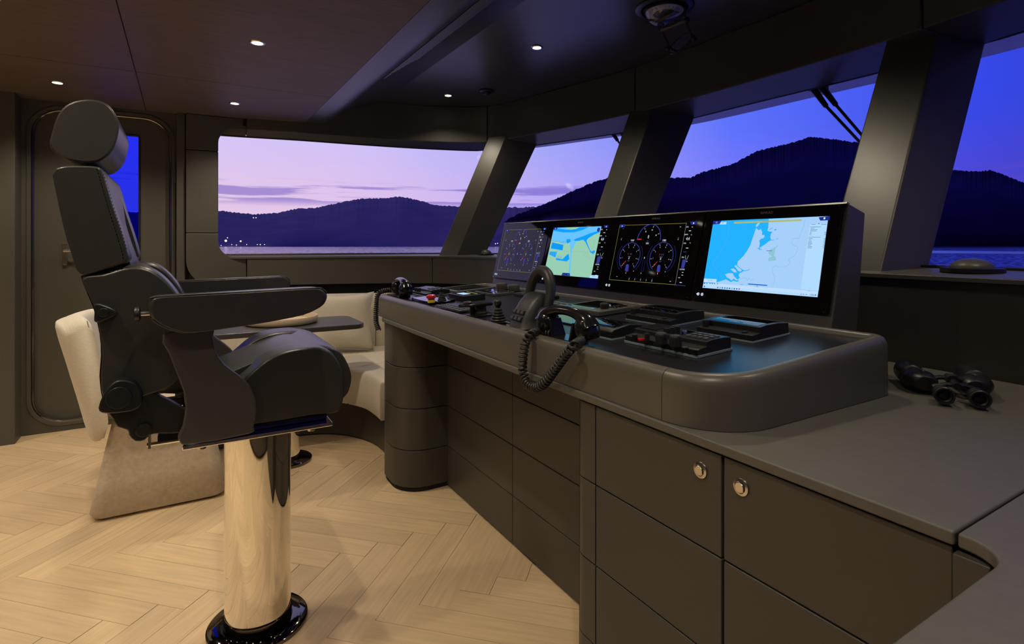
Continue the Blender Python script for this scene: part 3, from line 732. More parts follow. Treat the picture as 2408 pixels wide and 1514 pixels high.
# ---- coastal map
s = Scr(*[MON[3][0]], 1640, 490, 6.58125)
s.poly('cyan', [(250,195),(2030,120),(1860,1375),(82,1228)])
s.line('line', [(490,200),(480,420),(420,580),(235,850),(400,1090)], .0006)
s.poly('land', [(1105,165),(1100,290),(1085,345),(1130,360),(1165,358),(1140,395),(1130,440),(1140,485),(1195,490),(1195,497),(1140,495),(1095,517),(1060,550),(970,605),(968,628),(1000,638),(998,645),(960,640),(920,610),(955,615),(960,580),(968,545),(960,500),(985,470),(1020,465),(1045,430),(1030,410),(1000,412),(1005,370),(985,318),(955,338),(930,325),(912,300),
                 (890,360),(850,480),(820,570),(770,660),(720,730),(650,800),(625,820),(620,860),(617,880),(660,920),(710,952),(740,963),(790,948),(820,938),(800,955),(745,972),(712,970),(690,988),(655,1000),(640,1030),(655,1075),(630,1095),(642,1128),(600,1135),(560,1120),(520,1140),(445,1098),(300,1145),(150,1190),(140,1232),(1860,1375),(2030,120)])
s.poly('land', [(905,280),(920,240),(960,220),(967,230),(940,270),(915,290)])
s.poly('land', [(570,890),(600,880),(640,915),(690,955),(670,980),(630,965),(600,920)])
s.poly('land', [(510,940),(560,930),(590,950),(615,990),(570,990),(540,965)])
s.poly('land', [(430,1020),(490,1002),(550,1005),(570,1050),(610,1090),(635,1110),(600,1115),(560,1085),(540,1112),(520,1110),(490,1080),(460,1070)])
s.poly('cyan', [(1195,322),(1225,318),(1222,338),(1200,342)]); s.poly('cyan', [(1218,476),(1250,460),(1254,468),(1222,484)]); s.poly('cyan', [(1112,330),(1162,294),(1166,300),(1120,336)])
s.poly('lake', [(1100,680),(1130,640),(1190,610),(1245,570),(1250,580),(1205,625),(1195,690),(1185,730),(1215,760),(1220,800),(1180,810),(1100,820),(1100,770),(1160,740),(1105,705)])
s.line('line', [(1665,170),(1650,280),(1600,380),(1575,465),(1475,470),(1455,525),(1475,570),(1545,585),(1555,620),(1530,700),(1500,740),(1440,770),(1410,800),(1440,840),(1400,885),(1300,915),(1210,885),(1160,920),(1165,970),(1200,1070),(1200,1130),(1170,1200)], .0006)
s.line('line', [(670,1100),(700,1075),(760,1080),(780,1120),(800,1070),(830,1120),(860,1085),(880,1125)], .0006)
s.poly('pane_blue', [(1745,245),(2013,232),(1878,1275),(1598,1250)])
s.poly('strip', [(98,1150),(310,1165),(1875,1285),(1860,1375),(82,1228)])
s.poly('pane_blue', [(92,1190),(1866,1335),(1860,1375),(82,1228)])
s.poly('strip', [(105,1085),(302,1095),(296,1150),(98,1142)])
s.poly('banner', [(575,212),(1618,170),(1615,195),(570,237)])
s.poly('strip', [(365,212),(455,208),(450,248),(345,250)])
tabs(s, [(250,195),(378,189),(350,240),(241,250)], [(1880,140),(2055,118),(2045,185),(1905,190)])
s.poly('blue', [(790,1163),(1085,1185),(1083,1200),(788,1178)])
s.line('blue', [(930,1180),(925,1215)], .0012)
s.text('ink', 'Demo Simulated', 1060, 204, .0042); s.text('ink', 'ENG', 400, 228, .006); s.text('ink', '0.5x / 30M', 200, 1115, .0048)
for y, x, wd in [(250,1800,.014),(250,1960,.016),(288,1830,.032),(313,1785,.012),(331,1810,.022),(350,1800,.020),(370,1758,.006),(388,1755,.006),(410,1750,.006),(447,1815,.036),(470,1757,.012),(491,1745,.007),(513,1748,.010),(533,1745,.012),(552,1747,.014),(572,1737,.009),(592,1745,.014),(613,1740,.014)]:
    s.bar('ink', x, y, wd, .0011)
for y in (368,387,408,470,491,511,531,552,571,592,613): s.bar('ink', 1985-(y-368)*.12, y, .005, .0011)
s.bar('ink', 1113, 656, .019, .0016); s.bar('ink', 1884, 236, .003, .003); s.bar('ink', 690, 1178, .010, .001); s.bar('line', 928, 1213, .016, .001)
for x, c in [(318,'ink'),(355,'line'),(390,'blue'),(428,'ink'),(465,'ink'),(502,'blue'),(538,'line'),(575,'ink'),(613,'blue'),(650,'red')]: s.bar(c, x, 1226+(x-318)*.07, .0046, .0046)
for x in (150,200,235,270,316): s.bar('ink', x, 1160+(x-150)*.05, .0036, .0030)
s.bar('blue', 113, 1158, .005, .005); s.bar('blue', 112, 1208, .005, .005); s.bar('ink', 1830, 1343, .003, .004)
for x in (1608,1645,1690): s.bar('line', x, 1328+(x-1608)*.08, .004, .003)
s.bar('ink', 1785, 1330, .010, .001); s.bar('ink', 1775, 1346, .014, .001); s.bar('line', 1730, 1278, .008, .001)
for dx, dy in ((-12,-8),(-12,6),(4,-9),(4,5)): s.bar('white', 304+dx, 221+dy, .0017, .0017)
s.bar('white', 1970, 155, .005, .0056)
s.done(MON[3][1], dict(cyan='map_water', land='map_land', ink='map_text', lake='map_lake'))
# ---- harbour chart
s = Scr(MON[1][0], 1270, 490, 7.568)
s.poly('green', [(248,345),(1095,318),(905,1236),(70,1165)])
s.poly('sea1', [(248,345),(1095,318),(1076,402),(900,470),(750,520),(650,550),(602,577),(640,600),(600,690),(570,730),(533,1203),(508,1202),(545,720),(530,660),(538,600),(470,625),(400,625),(330,592),(204,578)])
s.poly('sea2', [(300,352),(460,380),(640,370),(700,340),(870,328),(760,385),(600,425),(420,428),(240,398),(250,372)])
s.poly('green', [(460,338),(690,331),(640,366),(545,380),(500,370)])
s.poly('sea2', [(602,560),(650,535),(780,490),(900,440),(1077,392),(1070,422),(960,470),(860,530),(830,570),(850,640),(890,740),(920,770),(970,742),(980,775),(950,815),(900,785),(860,705),(806,595),(768,555),(700,578),(620,582)])
s.poly('sea2', [(470,550),(545,545),(545,590),(490,628),(475,600)])
s.poly('sea2', [(218,603),(420,650),(403,748),(192,712)]); s.poly('sea2', [(175,765),(305,770),(278,872),(163,820)])
s.poly('sea2', [(290,880),(400,905),(480,825),(512,808),(525,900),(480,945),(285,918)])
for i in range(9): s.line('navy', [(225+i*22,610+i*5),(205+i*21,708+i*4)], .0010)
for i in range(6): s.line('green', [(190+i*20,772),(176+i*20,815+i*9)], .0010)
for i in range(4): s.line('sea2', [(318+i*24,832+i*6),(305+i*24,905)], .0026)
s.line('navy', [(204,578),(330,592),(400,600),(540,592)], .0008); s.line('line', [(420,762),(880,772)], .0006)
s.line('line', [(830,780),(765,830),(880,890),(960,870)], .0006); s.line('line', [(860,590),(960,545),(965,690),(900,740)], .0006)
s.poly('pane_blue', [(905,1188),(1040,1192),(1030,1250),(880,1236)]); s.text('ink', 'DRAW LINE', 965, 1216, .0052)
s.poly('navy', [(405,1145),(530,1152),(538,1204),(385,1192)]); s.text('white', '-', 430, 1170, .010); s.text('white', '+', 503, 1177, .010)
s.text('blue', '51.9°N', 125, 1092, .0055); s.text('blue', '4.27°E', 122, 1120, .0055); s.text('blue', 'RU 2.5', 118, 1148, .0055)
tabs(s, [(250,338),(318,338),(306,375),(243,380)], [(1140,302),(1218,298),(1213,345),(1150,345)])
o = s.p(1045, 380); s.arc('navy', o, .0055, 0, 360, .009); s.tick('red', o, -.003, .004, 60, .002)
def column(s, x, y, dx, dy, k):
    """data column down the right side of a plotter page, from (x,y) stepping (dx,dy)"""
    P = lambda f, ox=0: (x + dx*f + ox, y + dy*f)
    s.text('white', 'SOG', *P(.02), .0085*k); s.text('white', 'kn', *P(.02, 95*k), .0085*k)
    s.bar('white', *P(.085, 60*k), .013*k, .0022)
    s.text('white', 'DEPTH', *P(.15), .0085*k); s.text('white', 'm', *P(.15, 100*k), .0085*k)
    s.text('white', '4.4', *P(.22, 45*k), .022*k, .75)
    s.text('white', 'COG', *P(.295), .0085*k); s.text('white', '°T', *P(.295, 100*k), .0085*k)
    s.bar('white', *P(.375, 60*k), .013*k, .0022)
    s.text('dim', 'ROUTE', *P(.44, 30*k), .007*k)
    s.text('white', '1.5m', *P(.53, 5*k), .011*k, .7)
    s.poly('tank', [P(.57, 10*k), P(.57, 80*k), P(.71, 62*k), P(.71, 5*k)])
    s.line('white', [P(.50, 50*k), P(.56, 60*k)], .0008); s.line('white', [P(.50, 110*k), P(.57, 85*k)], .0008)
    s.text('white', '0.0', *P(.60, 95*k), .007*k); s.text('white', 'DATE/TIME', *P(.735, 30*k), .0085*k, .7)
    s.bar('white', *P(.785, 50*k), .009*k, .0016); s.bar('white', *P(.83, 50*k), .009*k, .0016)
    s.text('white', 'UTC', *P(.875), .0075*k); s.bar('white', *P(.955, 45*k), .013*k, .0022)
column(s, 1105, 360, -150, 870, .92)
s.bar('white', 283, 358, .005, .004); s.bar('white', 1183, 325, .004, .005)
s.done(MON[1][1], dict(green='chart_land', sea1='chart_fairway', sea2='chart_shallows', white='chart_text'))
# ---- twin engine gauges (same page on two monitors)
for mi, dy in ((2, 0.0), (0, 2*.48975)):
    s = Scr(MON[mi][0], 1420, 480, 6.584, dy)
    s.line('yel', [(248,330),(1280,295),(1105,1248),(85,1168),(248,330)], .0012)
    s.line('grey', [(1280,295),(1105,1248)], .0014); s.line('dim', [(1105,1250),(1265,1265)], .0012)
    tabs(s, [(255,315),(338,312),(325,356),(246,366)], [(1335,272),(1442,268),(1432,316),(1350,318)])
    s.bar('white', 285, 340, .005, .004); s.bar('white', 1392, 295, .004, .006)
    o = s.p(693, 548); r = (s.p(515,555)-s.p(870,555)).length/2
    s.arc('arc', o, r, -2, 182, .0026)
    for a, t_ in ((125,'20'),(75,'40'),(25,'60')):
        s.tick('white', o, r*.80, r*.92, a); e = Vector((0,-1,0))*math.cos(math.radians(a))*r*.64 + MU*math.sin(math.radians(a))*r*.64
        add_text(s.mb('white'), t_, o+e, (0,-1,0), MU, .0085, .75)
    s.tick('red', o, r*.62, r*.98, 178, .004); s.text('white', '0', 692, 508, .020, .7); s.text('dim', 'kn', 681, 572, .009); s.text('white', 'SOG', 674, 608, .0095)
    s.text('white', 'PORT', 447, 563, .0105, .75); s.text('white', 'STBD', 938, 563, .0105, .75)
    for cx, cy, lx, rx in ((398,812,243,556), (888,822,714,1070)):
        o = s.p(cx, cy); r = (s.p(lx,cy)-s.p(rx,cy)).length/2
        s.arc('arc', o, r, -52, 236, .0018); s.arc('arc2', o, r*1.22, 140, 232, .0014); s.arc('arc2', o, r*1.22, -50, 40, .0014)
        for j, a in enumerate((228, 188, 148, 110, 70, 32, -10, -48)):
            s.tick('white', o, r*.82, r*.92, a); e = (Vector((0,-1,0))*math.cos(math.radians(a)) + MU*math.sin(math.radians(a)))*r*.70
            add_text(s.mb('white'), str(j), o+e, (0,-1,0), MU, .0075, .75)
        s.tick('red', o, r*.40, r*.90, 229, .0022)
        s.text('red', 'F', cx-20, cy-38, .0105, .75); s.text('dim', 'N R', cx+22, cy-38, .0105, .75)
        s.bar('grey', cx, cy-4, .016, .0012); s.text('white', '0', cx-8, cy+26, .014, .75); s.text('dim', 'RPM', cx-16, cy+68, .0075)
        s.poly('tank', [(cx-55,cy+128),(cx-8,cy+132),(cx-20,cy+226),(cx-70,cy+222)]); s.bar('grey', cx-30, cy+126, .010, .0012); s.bar('red', cx-45, cy+228, .010, .0012)
        s.text('white', 'b', cx-55, cy+252, .0085); s.text('white', 'o', cx+64, cy+222, .0085)
    s.text('white', 'B', 630, 832, .0105); s.line('arc2', [(610,870),(576,1035)], .0012); s.line('arc2', [(644,872),(612,1037)], .0012); s.line('arc2', [(576,1035),(612,1037)], .0012); s.text('white', '0', 577, 1072, .0085)
    for x, y in ((272,548),(1152,545)): s.text('white', '6', x, y, .0085); s.bar('grey', x+6, y-22, .006, .001)
    s.bar('grey', 305, 380, .006, .0012); s.bar('white', 1188, 352, .007, .0012)
    for i, t_ in enumerate('ZSCSZ'): s.text('white', t_, 392+i*88, 1158+i*7, .0105, .6); s.bar('arc2', 398+i*88, 1122+i*7, .005, .001)
    s.bar('white', 205, 1122, .006, .0014); s.bar('white', 1030, 1196, .007, .0012)
    column(s, 1300, 335, -150, 920, .80)
    s.done(MON[mi][1], dict(arc='gauge_arc', arc2='gauge_scale', red='gauge_needle', white='gauge_text', yel='page_border'))
# ================================================================== INSTRUMENTS ON THE DECK
DK = Matrix.Translation((.88, 0, .915)) @ Matrix.Rotation(-math.atan(SLP), 4, 'Y')      # local: x forward from the front edge, y port, z off the deck
def D(x, y, z=0.0): return DK @ Vector((x-.88, y, z))
def ondk(px, py, h=0.0):
    d = ray(px, py); t_ = (.915 + h - SLP*.88 - EYE)/(d[2]-SLP*d[0]); return Vector((t_*d[0], t_*d[1], EYE+t_*d[2]))
def dmb(): return MB(DK)
def dev(name, x, y, label, cat, group='instruments on the console deck'): return thing(name, D(x, y, 0), label, cat, group)
def dbox(th, name, mat, x0, x1, y0, y1, z0, z1, bevel=.002, r=.004, par=None):
    q = dmb(); q.prism(rr(x0-.88, x1-.88, y0, y1, r, 3), 'z', z0, z1); return q.build(name, mat, par or th, bevel=bevel, smooth=40)
def dknob(th, name, mat, x, y, z0, r, h, par=None):
    q = dmb(); n = 24
    pr = [(r,0),(r,.7*h),(r*.97,.93*h),(r*.88,h),(0,h)]
    q.lathe(pr, (x-.88, y, z0), n)
    return q.build(name, mat, par or th, smooth=50)
def dprof(th, name, mat, x0, prof_, y0, y1, bevel=.0025):
    q = dmb(); q.prism([(x0-.88+a, b) for a, b in prof_], 'y', y0, y1); return q.build(name, mat, th, bevel=bevel, smooth=35)
def dquad(th, name, mat, pts):
    q = dmb(); q.poly([(x-.88, y, z) for x, y, z in pts]); return q.build(name, mat, th, smooth=0)
# --- two stepped displays beside the rail
PROF = [(0,.004),(0,.020),(.032,.022),(.034,.037),(.06,.0395),(.11,.0385),(.158,.033),(.158,.004)]
def stepped(x0, y0, y1, label):
    t_ = dev('chart_display', x0+.08, (y0+y1)/2, label, 'display')
    dbox(t_, 'base_plate', 'blue_line', x0-.003, x0+.161, y0-.003, y1+.003, 0, .005, .001)
    b_ = dprof(t_, 'body', 'black_plastic', x0, PROF, y0, y1, .0014)
    q = dmb(); Q = [(.040,.0382),(.06,.0401),(.11,.0391),(.152,.0342)]
    q.strip([(x0-.88+a, y0+.012, z) for a, z in Q], [(x0-.88+a, y1-.022, z) for a, z in Q]); q.build('screen', 'screen_glass', t_, smooth=60)
    dknob(t_, 'knob', 'rubber', x0+.018, y1-.018, .021, .0095, .020)
    dknob(t_, 'button', 'black_plastic', x0+.018, y0+.036, .021, .0085, .0035)
    return t_
stepped(1.292, 1.209, 1.404, 'black stepped display with a side knob, between the flat framed plotter and its twin')
stepped(1.276, .910, 1.092, 'black stepped display with a side knob, its glass blue with dusk sky')
# --- radio control panel with two big knobs and a keypad
t_ = dev('radio_panel', 1.115, 1.024, 'long black radio panel with two fat knobs, red button and round keypad', 'radio')
x0, y0, y1 = 1.053, .900, 1.148
dbox(t_, 'base_plate', 'blue_line', x0-.003, x0+.128, y0-.003, y1+.003, 0, .006, .001)
dprof(t_, 'body', 'black_plastic', x0, [(0,.005),(0,.020),(.034,.0225),(.036,.034),(.06,.0362),(.10,.0355),(.125,.033),(.125,.005)], y0, y1, .0014)
for px, py in ((1557,806),(1590,812)):
    p = ondk(px, py, .022); kn = dknob(t_, 'knob', 'rubber', p.x, p.y, .021, .0150, .026)
    q = dmb(); q.lathe([(.0118,.0472),(.0118,.0478),(0,.0479)], (p.x-.88, p.y, 0), 20); q.build('knob_cap', 'grey_plastic', kn)
p = ondk(1523, 799, .022); dknob(t_, 'knob', 'rubber', p.x, p.y, .021, .0065, .019)
p = ondk(1508.5, 798, .022); dknob(t_, 'distress_button', 'red', p.x, p.y, .021, .0085, .004)
p = ondk(1494, 792, .022); dbox(t_, 'toggle', 'black_plastic', p.x-.006, p.x+.006, p.y-.006, p.y+.006, .021, .029, .001, .002)
p = ondk(1611, 817, .022); dknob(t_, 'key', 'grey_plastic', p.x, p.y, .0215, .0062, .003)
p = ondk(1633, 822, .022); dbox(t_, 'key', 'grey_plastic', p.x-.005, p.x+.005, p.y-.014, p.y+.014, .0215, .0245, .001, .004)
for i in range(3):
    for j in range(4):
        x, y = x0+.052+.0205*i, y0+.016+.0175*j
        dknob(t_, 'key', 'grey_plastic', x, y, (.0355,.0360,.0352)[i], .0068, .0040)
for j in range(9):
    y = y1-.012-.0072*j; q = dmb(); q.box(x0+.045-.88, x0+.118-.88, y-.0014, y+.0014, .032, .0385); q.build('grille_bar', 'rubber', t_, smooth=0)
dquad(t_, 'display_window', 'screen_glass', [(x0+.046,y0+.092,.0366),(x0+.046,y0+.128,.0366),(x0+.105,y0+.128,.0360),(x0+.105,y0+.092,.0360)])
for j in range(3):
    dbox(t_, 'slider', 'rubber', x0+.045+.018*j, x0+.056+.018*j, y0+.132, y0+.150, .036, .047, .001, .002)
# --- small angled display half behind the handset
t_ = dev('pilot_display', 1.10, 1.27, 'small black angled display half hidden behind the phone handset', 'display')
dbox(t_, 'base_plate', 'blue_line', 1.038, 1.163, 1.187, 1.353, 0, .005, .001)
dprof(t_, 'body', 'black_plastic', 1.041, [(0,.004),(0,.024),(.012,.030),(.07,.037),(.12,.030),(.12,.004)], 1.19, 1.35, .003)
q = dmb(); Q = [(.018,.0312),(.07,.0375),(.11,.0318)]; q.strip([(1.041-.88+a, 1.202, z) for a, z in Q], [(1.041-.88+a, 1.338, z) for a, z in Q]); q.build('screen', 'screen_glass', t_, smooth=60)
# --- framed plotter with rotary knob
t_ = dev('framed_plotter', 1.36, 1.63, 'flat plotter in a dull metal frame with a rotary knob near the gauge monitor', 'display')
q = dmb(); q.prism(rr(1.265-.88,1.455-.88,1.515,1.745,.006,3), 'z', 0, .020); q.build('frame', 'rim', t_, bevel=.005)
dquad(t_, 'screen', 'screen_glass', [(1.288,1.575,.0205),(1.288,1.728,.0205),(1.438,1.728,.0205),(1.438,1.575,.0205)])
dknob(t_, 'rotary_knob', 'rubber', 1.325, 1.552, .020, .016, .020)
for i in range(3):
    for j in range(2): dbox(t_, 'key', 'gloss_black', 1.352+.024*i, 1.368+.024*i, 1.527+.019*j, 1.541+.019*j, .020, .023, .001, .003)
# --- flush glass touch panel
t_ = dev('touch_panel', 1.16, 1.56, 'thin flush glass touch panel lying between the handset and the framed plotter', 'panel')
dbox(t_, 'frame', 'black_plastic', 1.10, 1.235, 1.42, 1.745, 0, .005, .001); dquad(t_, 'glass', 'screen_glass', [(1.106,1.427,.0053),(1.106,1.738,.0053),(1.229,1.738,.0053),(1.229,1.427,.0053)])
# --- key strips near the rail
def keypad(name, x0, x1, y0, y1, h, nx, ny, label, cat='keypad', mat='black_plastic', kmat='grey_plastic'):
    t_ = dev(name, (x0+x1)/2, (y0+y1)/2, label, cat)
    dbox(t_, 'body', mat, x0, x1, y0, y1, 0, h, .0015)
    for i in range(nx):
        for j in range(ny):
            ax = x0 + (x1-x0)*(i+.5)/nx; ay = y0 + (y1-y0)*(j+.5)/ny; hx = (x1-x0)/nx*.36; hy = (y1-y0)/ny*.36
            dbox(t_, 'key', kmat, ax-hx, ax+hx, ay-hy, ay+hy, h, h+.0035, .0008, .002)
    return t_
keypad('keyboard', 1.37, 1.46, 2.02, 2.27, .014, 3, 7, 'low black keyboard by the rear rail, behind the big lever')
keypad('key_strip', 1.30, 1.36, 1.79, 1.93, .008, 2, 4, 'small key strip beside the framed plotter', kmat='rim')
keypad('key_strip', 1.23, 1.28, 1.79, 1.95, .008, 2, 3, 'short black key strip between the lever and the framed plotter')
keypad('alarm_keypad', .945, 1.012, 1.985, 2.24, .008, 3, 8, 'flat black alarm keypad between the stop panel and the thruster lever', mat='gloss_black')
# --- tablets at the port end
t_ = dev('tablet_display', 1.345, 2.735, 'large flat tablet display with violet reflections at the port corner', 'display')
dbox(t_, 'frame', 'rim', 1.228, 1.462, 2.61, 2.852, 0, .013, .003, .008); dquad(t_, 'glass', 'screen_glass', [(1.246,2.628,.0134),(1.246,2.834,.0134),(1.444,2.834,.0134),(1.444,2.628,.0134)])
t_ = dev('boxed_display', 1.175, 2.385, 'thick black boxed display lit with a white page', 'display')
dbox(t_, 'body', 'black_plastic', 1.118, 1.232, 2.30, 2.470, 0, .026, .0025); dquad(t_, 'glass', 'screen_glass', [(1.126,2.310,.0263),(1.126,2.460,.0263),(1.224,2.460,.0263),(1.224,2.310,.0263)])
dquad(t_, 'lit_page', 'px_strip', [(1.140,2.345,.0267),(1.140,2.425,.0267),(1.178,2.425,.0267),(1.178,2.345,.0267)])
dquad(t_, 'lit_row', 'px_banner', [(1.200,2.325,.0267),(1.200,2.440,.0267),(1.205,2.440,.0267),(1.205,2.325,.0267)])
t_ = dev('slim_display', 1.36, 2.45, 'slim glossy display showing blue digits beside the metal knobs', 'display')
dbox(t_, 'body', 'rim', 1.302, 1.420, 2.345, 2.550, 0, .012, .002); dquad(t_, 'glass', 'screen_glass', [(1.309,2.353,.0123),(1.309,2.542,.0123),(1.413,2.542,.0123),(1.413,2.353,.0123)])
for y in (2.437, 2.452): dquad(t_, 'lit_digit', 'px_dim', [(1.335,y-.0055,.0126),(1.335,y+.0055,.0126),(1.368,y+.0055,.0126),(1.368,y-.0055,.0126)])
for y, lab in ((2.555, 'dull metal rotary knob by the rear rail, beside the slim display'), (2.432, 'dull metal rotary knob half behind the big lever')):
    t_ = dev('rotary_knob', 1.468, y, lab, 'knob')
    q = dmb(); q.lathe([(.028,0),(.030,.006),(.030,.030),(.027,.036),(.012,.038),(0,.0385)], (1.468-.88, y, 0), 32); q.build('cap', 'rim', t_, smooth=50)
    q = dmb(); q.lathe([(.033,0),(.033,.004),(.0302,.005)], (1.468-.88, y, 0), 32); q.build('collar', 'black_plastic', t_, smooth=50)
# --- emergency stop panel
t_ = dev('stop_panel', 1.03, 2.45, 'glossy square panel with a red mushroom stop button on a yellow collar', 'control panel')
dbox(t_, 'plate', 'screen_glass', .965, 1.092, 2.335, 2.575, 0, .012, .0025, .006)
p = ondk(1015, 711, .012)
q = dmb(); q.lathe([(.017,.012),(.017,.022),(.0155,.024),(0,.024)], (p.x-.88, p.y, 0), 28); q.build('collar', 'yellow', t_)
q = dmb(); q.lathe([(.013,.023),(.016,.030),(.0215,.033),(.0225,.039),(.019,.045),(.010,.048),(0,.0485)], (p.x-.88, p.y, 0), 28); q.build('mushroom_button', 'red', t_)
def boot(name, p, r, h, label, ball):
    t_ = dev(name, p.x, p.y, label, 'joystick'); base = (p.x-.88, p.y)
    dbox(t_, 'base_plate', 'gloss_black', p.x-.030, p.x+.030, p.y-.040, p.y+.040, .0125 if ball < .012 else 0, .0155 if ball < .012 else .008, .002)
    z0 = .0155 if ball < .012 else .008
    pr = [(r, z0)]
    for i in range(5):
        f = 1-.13*i; a = z0 + h*i/5
        pr += [(r*f, a+h*.04), (r*f*1.04, a+h*.09), (r*f*.98, a+h*.14), (r*f*.80, a+h*.17)]
    pr += [(r*.36, z0+h), (0, z0+h)]
    q = dmb(); q.lathe(pr, base+(0,), 28); q.build('boot', 'rubber', t_, smooth=35)
    q = dmb(); q.lathe([(r*.30, z0+h*.95), (r*.30, z0+h*1.15), (ball*.8, z0+h*1.18), (ball, z0+h*1.18+ball*.6), (ball*.95, z0+h*1.18+ball*1.2), (ball*.5, z0+h*1.18+ball*1.75), (0, z0+h*1.18+ball*1.8)], base+(0,), 24); q.build('handle', 'black_plastic', t_, smooth=60)
boot('joystick', ondk(1040, 708, .012), .020, .036, 'small black joystick on the stop panel beside the red button', .0085)
boot('joystick', ondk(1173, 756, .004), .028, .044, 'black joystick with a ribbed rubber boot beside the big lever', .0135)
# --- thruster lever
t_ = dev('thruster_lever', .985, 1.875, 'black bow thruster control with a flat sideways lever', 'control lever')
dbox(t_, 'base_plate', 'gloss_black', .940, 1.030, 1.840, 1.912, 0, .008, .002)
q = dmb(); q.lathe([(.026,.007),(.026,.014),(.021,.018),(.020,.036),(.022,.038),(0,.038)], (.985-.88,1.875,0), 28); q.build('body', 'black_plastic', t_)
q = dmb(); q.lathe([(.011,.007),(.012,.02),(.010,.036),(0,.036)], (.960-.88,1.897,0), 20); q.build('post', 'black_plastic', t_)
q = dmb(); q.prism([(.025,1.905),(.03,1.918),(.05,1.925),(.09,1.905),(.145,1.868),(.150,1.856),(.142,1.848),(.09,1.850),(.05,1.875)], 'z', .038, .050); q.build('lever', 'gloss_black', t_, bevel=.004)
q = dmb(); q.lathe([(.017,.050),(.017,.056),(.013,.059),(0,.059)], (.058,1.892,0), 20); q.build('lever_cap', 'black_plastic', t_)
# --- big arched engine lever
cx, cy = 1.002, 1.535
t_ = dev('engine_lever', cx, cy, 'tall grey engine control with an arched grip and six small buttons', 'control lever')
lx = cx - .88
q = dmb(); secs = []
for z, hx, hy, ox in ((0,.078,.062,0),(.006,.079,.063,0),(.010,.076,.060,0),(.035,.070,.058,.004),(.062,.060,.056,.010),(.084,.047,.053,.014),(.100,.032,.048,.017),(.109,.018,.042,.019),(.113,.006,.034,.020)):
    secs.append([(lx+ox+hx*math.copysign(abs(math.cos(a))**.7, math.cos(a)), cy+hy*math.copysign(abs(math.sin(a))**.6, math.sin(a)), z) for a in [2*PI*i/32 for i in range(32)]])
q.loft(secs); bd = q.build('body', 'lever_grey', t_, smooth=45)
def face_pt(u, y):                      # the sloping aft face of the body
    return Vector((lx - .0695 + .034*u, cy + y, .030 + .056*u))
fu = (face_pt(1,0)-face_pt(0,0)).normalized(); fn = fu.cross(Vector((0,1,0))).normalized()
if fn.x > 0: fn = -fn
for r in range(2):
    for k in range(3):
        q = dmb(); o = face_pt(.12+.34*r, .0235-.0235*k) + fn*.001
        q.loft([[o + Vector((0,sy*.0092*f,0)) + fu*(sz*.0072*f) + fn*dn for sy, sz in ((-1,-1),(1,-1),(1,1),(-1,1))] for dn, f in ((-.004,1),(.002,1),(.0032,.85))])
        kb = q.build('button', 'lever_grey', bd, smooth=30)
        q = dmb(); add_text(q, ('LOW', 'DRV', 'SYNC', 'N', 'STN', 'TRIM')[r*3+k], o + fn*.0036, (0,-1,0), fu, .0045, .8); q.build('print', 'grey_print', bd, smooth=0, kind='stuff')
q = dmb(); o = Vector((lx-.0775, cy+.030, .017)); fd = Vector((.004,0,.025)).normalized()
add_text(q, 'VOLVO', o + Vector((-.002,0,.0045)), (0,-1,0), fd, .0072, .9); add_text(q, 'PENTA', o + Vector((-.003,0,-.0045)), (0,-1,0), fd, .0072, .9); q.build('maker_mark', 'white_print', bd, smooth=0, kind='stuff')
path = [(lx+.012,cy-.062,.040),(lx+.020,cy-.064,.075),(lx+.032,cy-.062,.110),(lx+.040,cy-.052,.148),(lx+.045,cy-.028,.174),(lx+.046,cy,.182),(lx+.045,cy+.028,.174),(lx+.040,cy+.052,.148),(lx+.032,cy+.062,.110),(lx+.020,cy+.064,.075),(lx+.012,cy+.062,.040)]
sp_ = smooth_path(path, 5); m_ = len(sp_)
q = dmb(); q.tube(sp_, [.0145 + .0045*math.sin(PI*i/(m_-1))**2 for i in range(m_)], 12); q.build('arched_grip', 'lever_grey', t_, smooth=60)
for sgn in (-1, 1):
    q = dmb(); q.cyl((lx+.012,cy+sgn*.046,.040), (lx+.012,cy+sgn*.066,.040), .034, 32, .030); pv = q.build('pivot_disc', 'lever_grey', t_, bevel=.003)
    q = dmb(); q.cyl((lx+.012,cy+sgn*.064,.040), (lx+.012,cy+sgn*.0785,.040), .0155, 28, .0135); kb = q.build('pivot_knob', 'gloss_black', pv, bevel=.002)
q = dmb(); add_text(q, 'VOLVO', (lx+.012,cy-.0792,.040), (1,0,0), (0,0,1), .006, .9); q.build('maker_mark', 'grey_print', pv, smooth=0, kind='stuff')
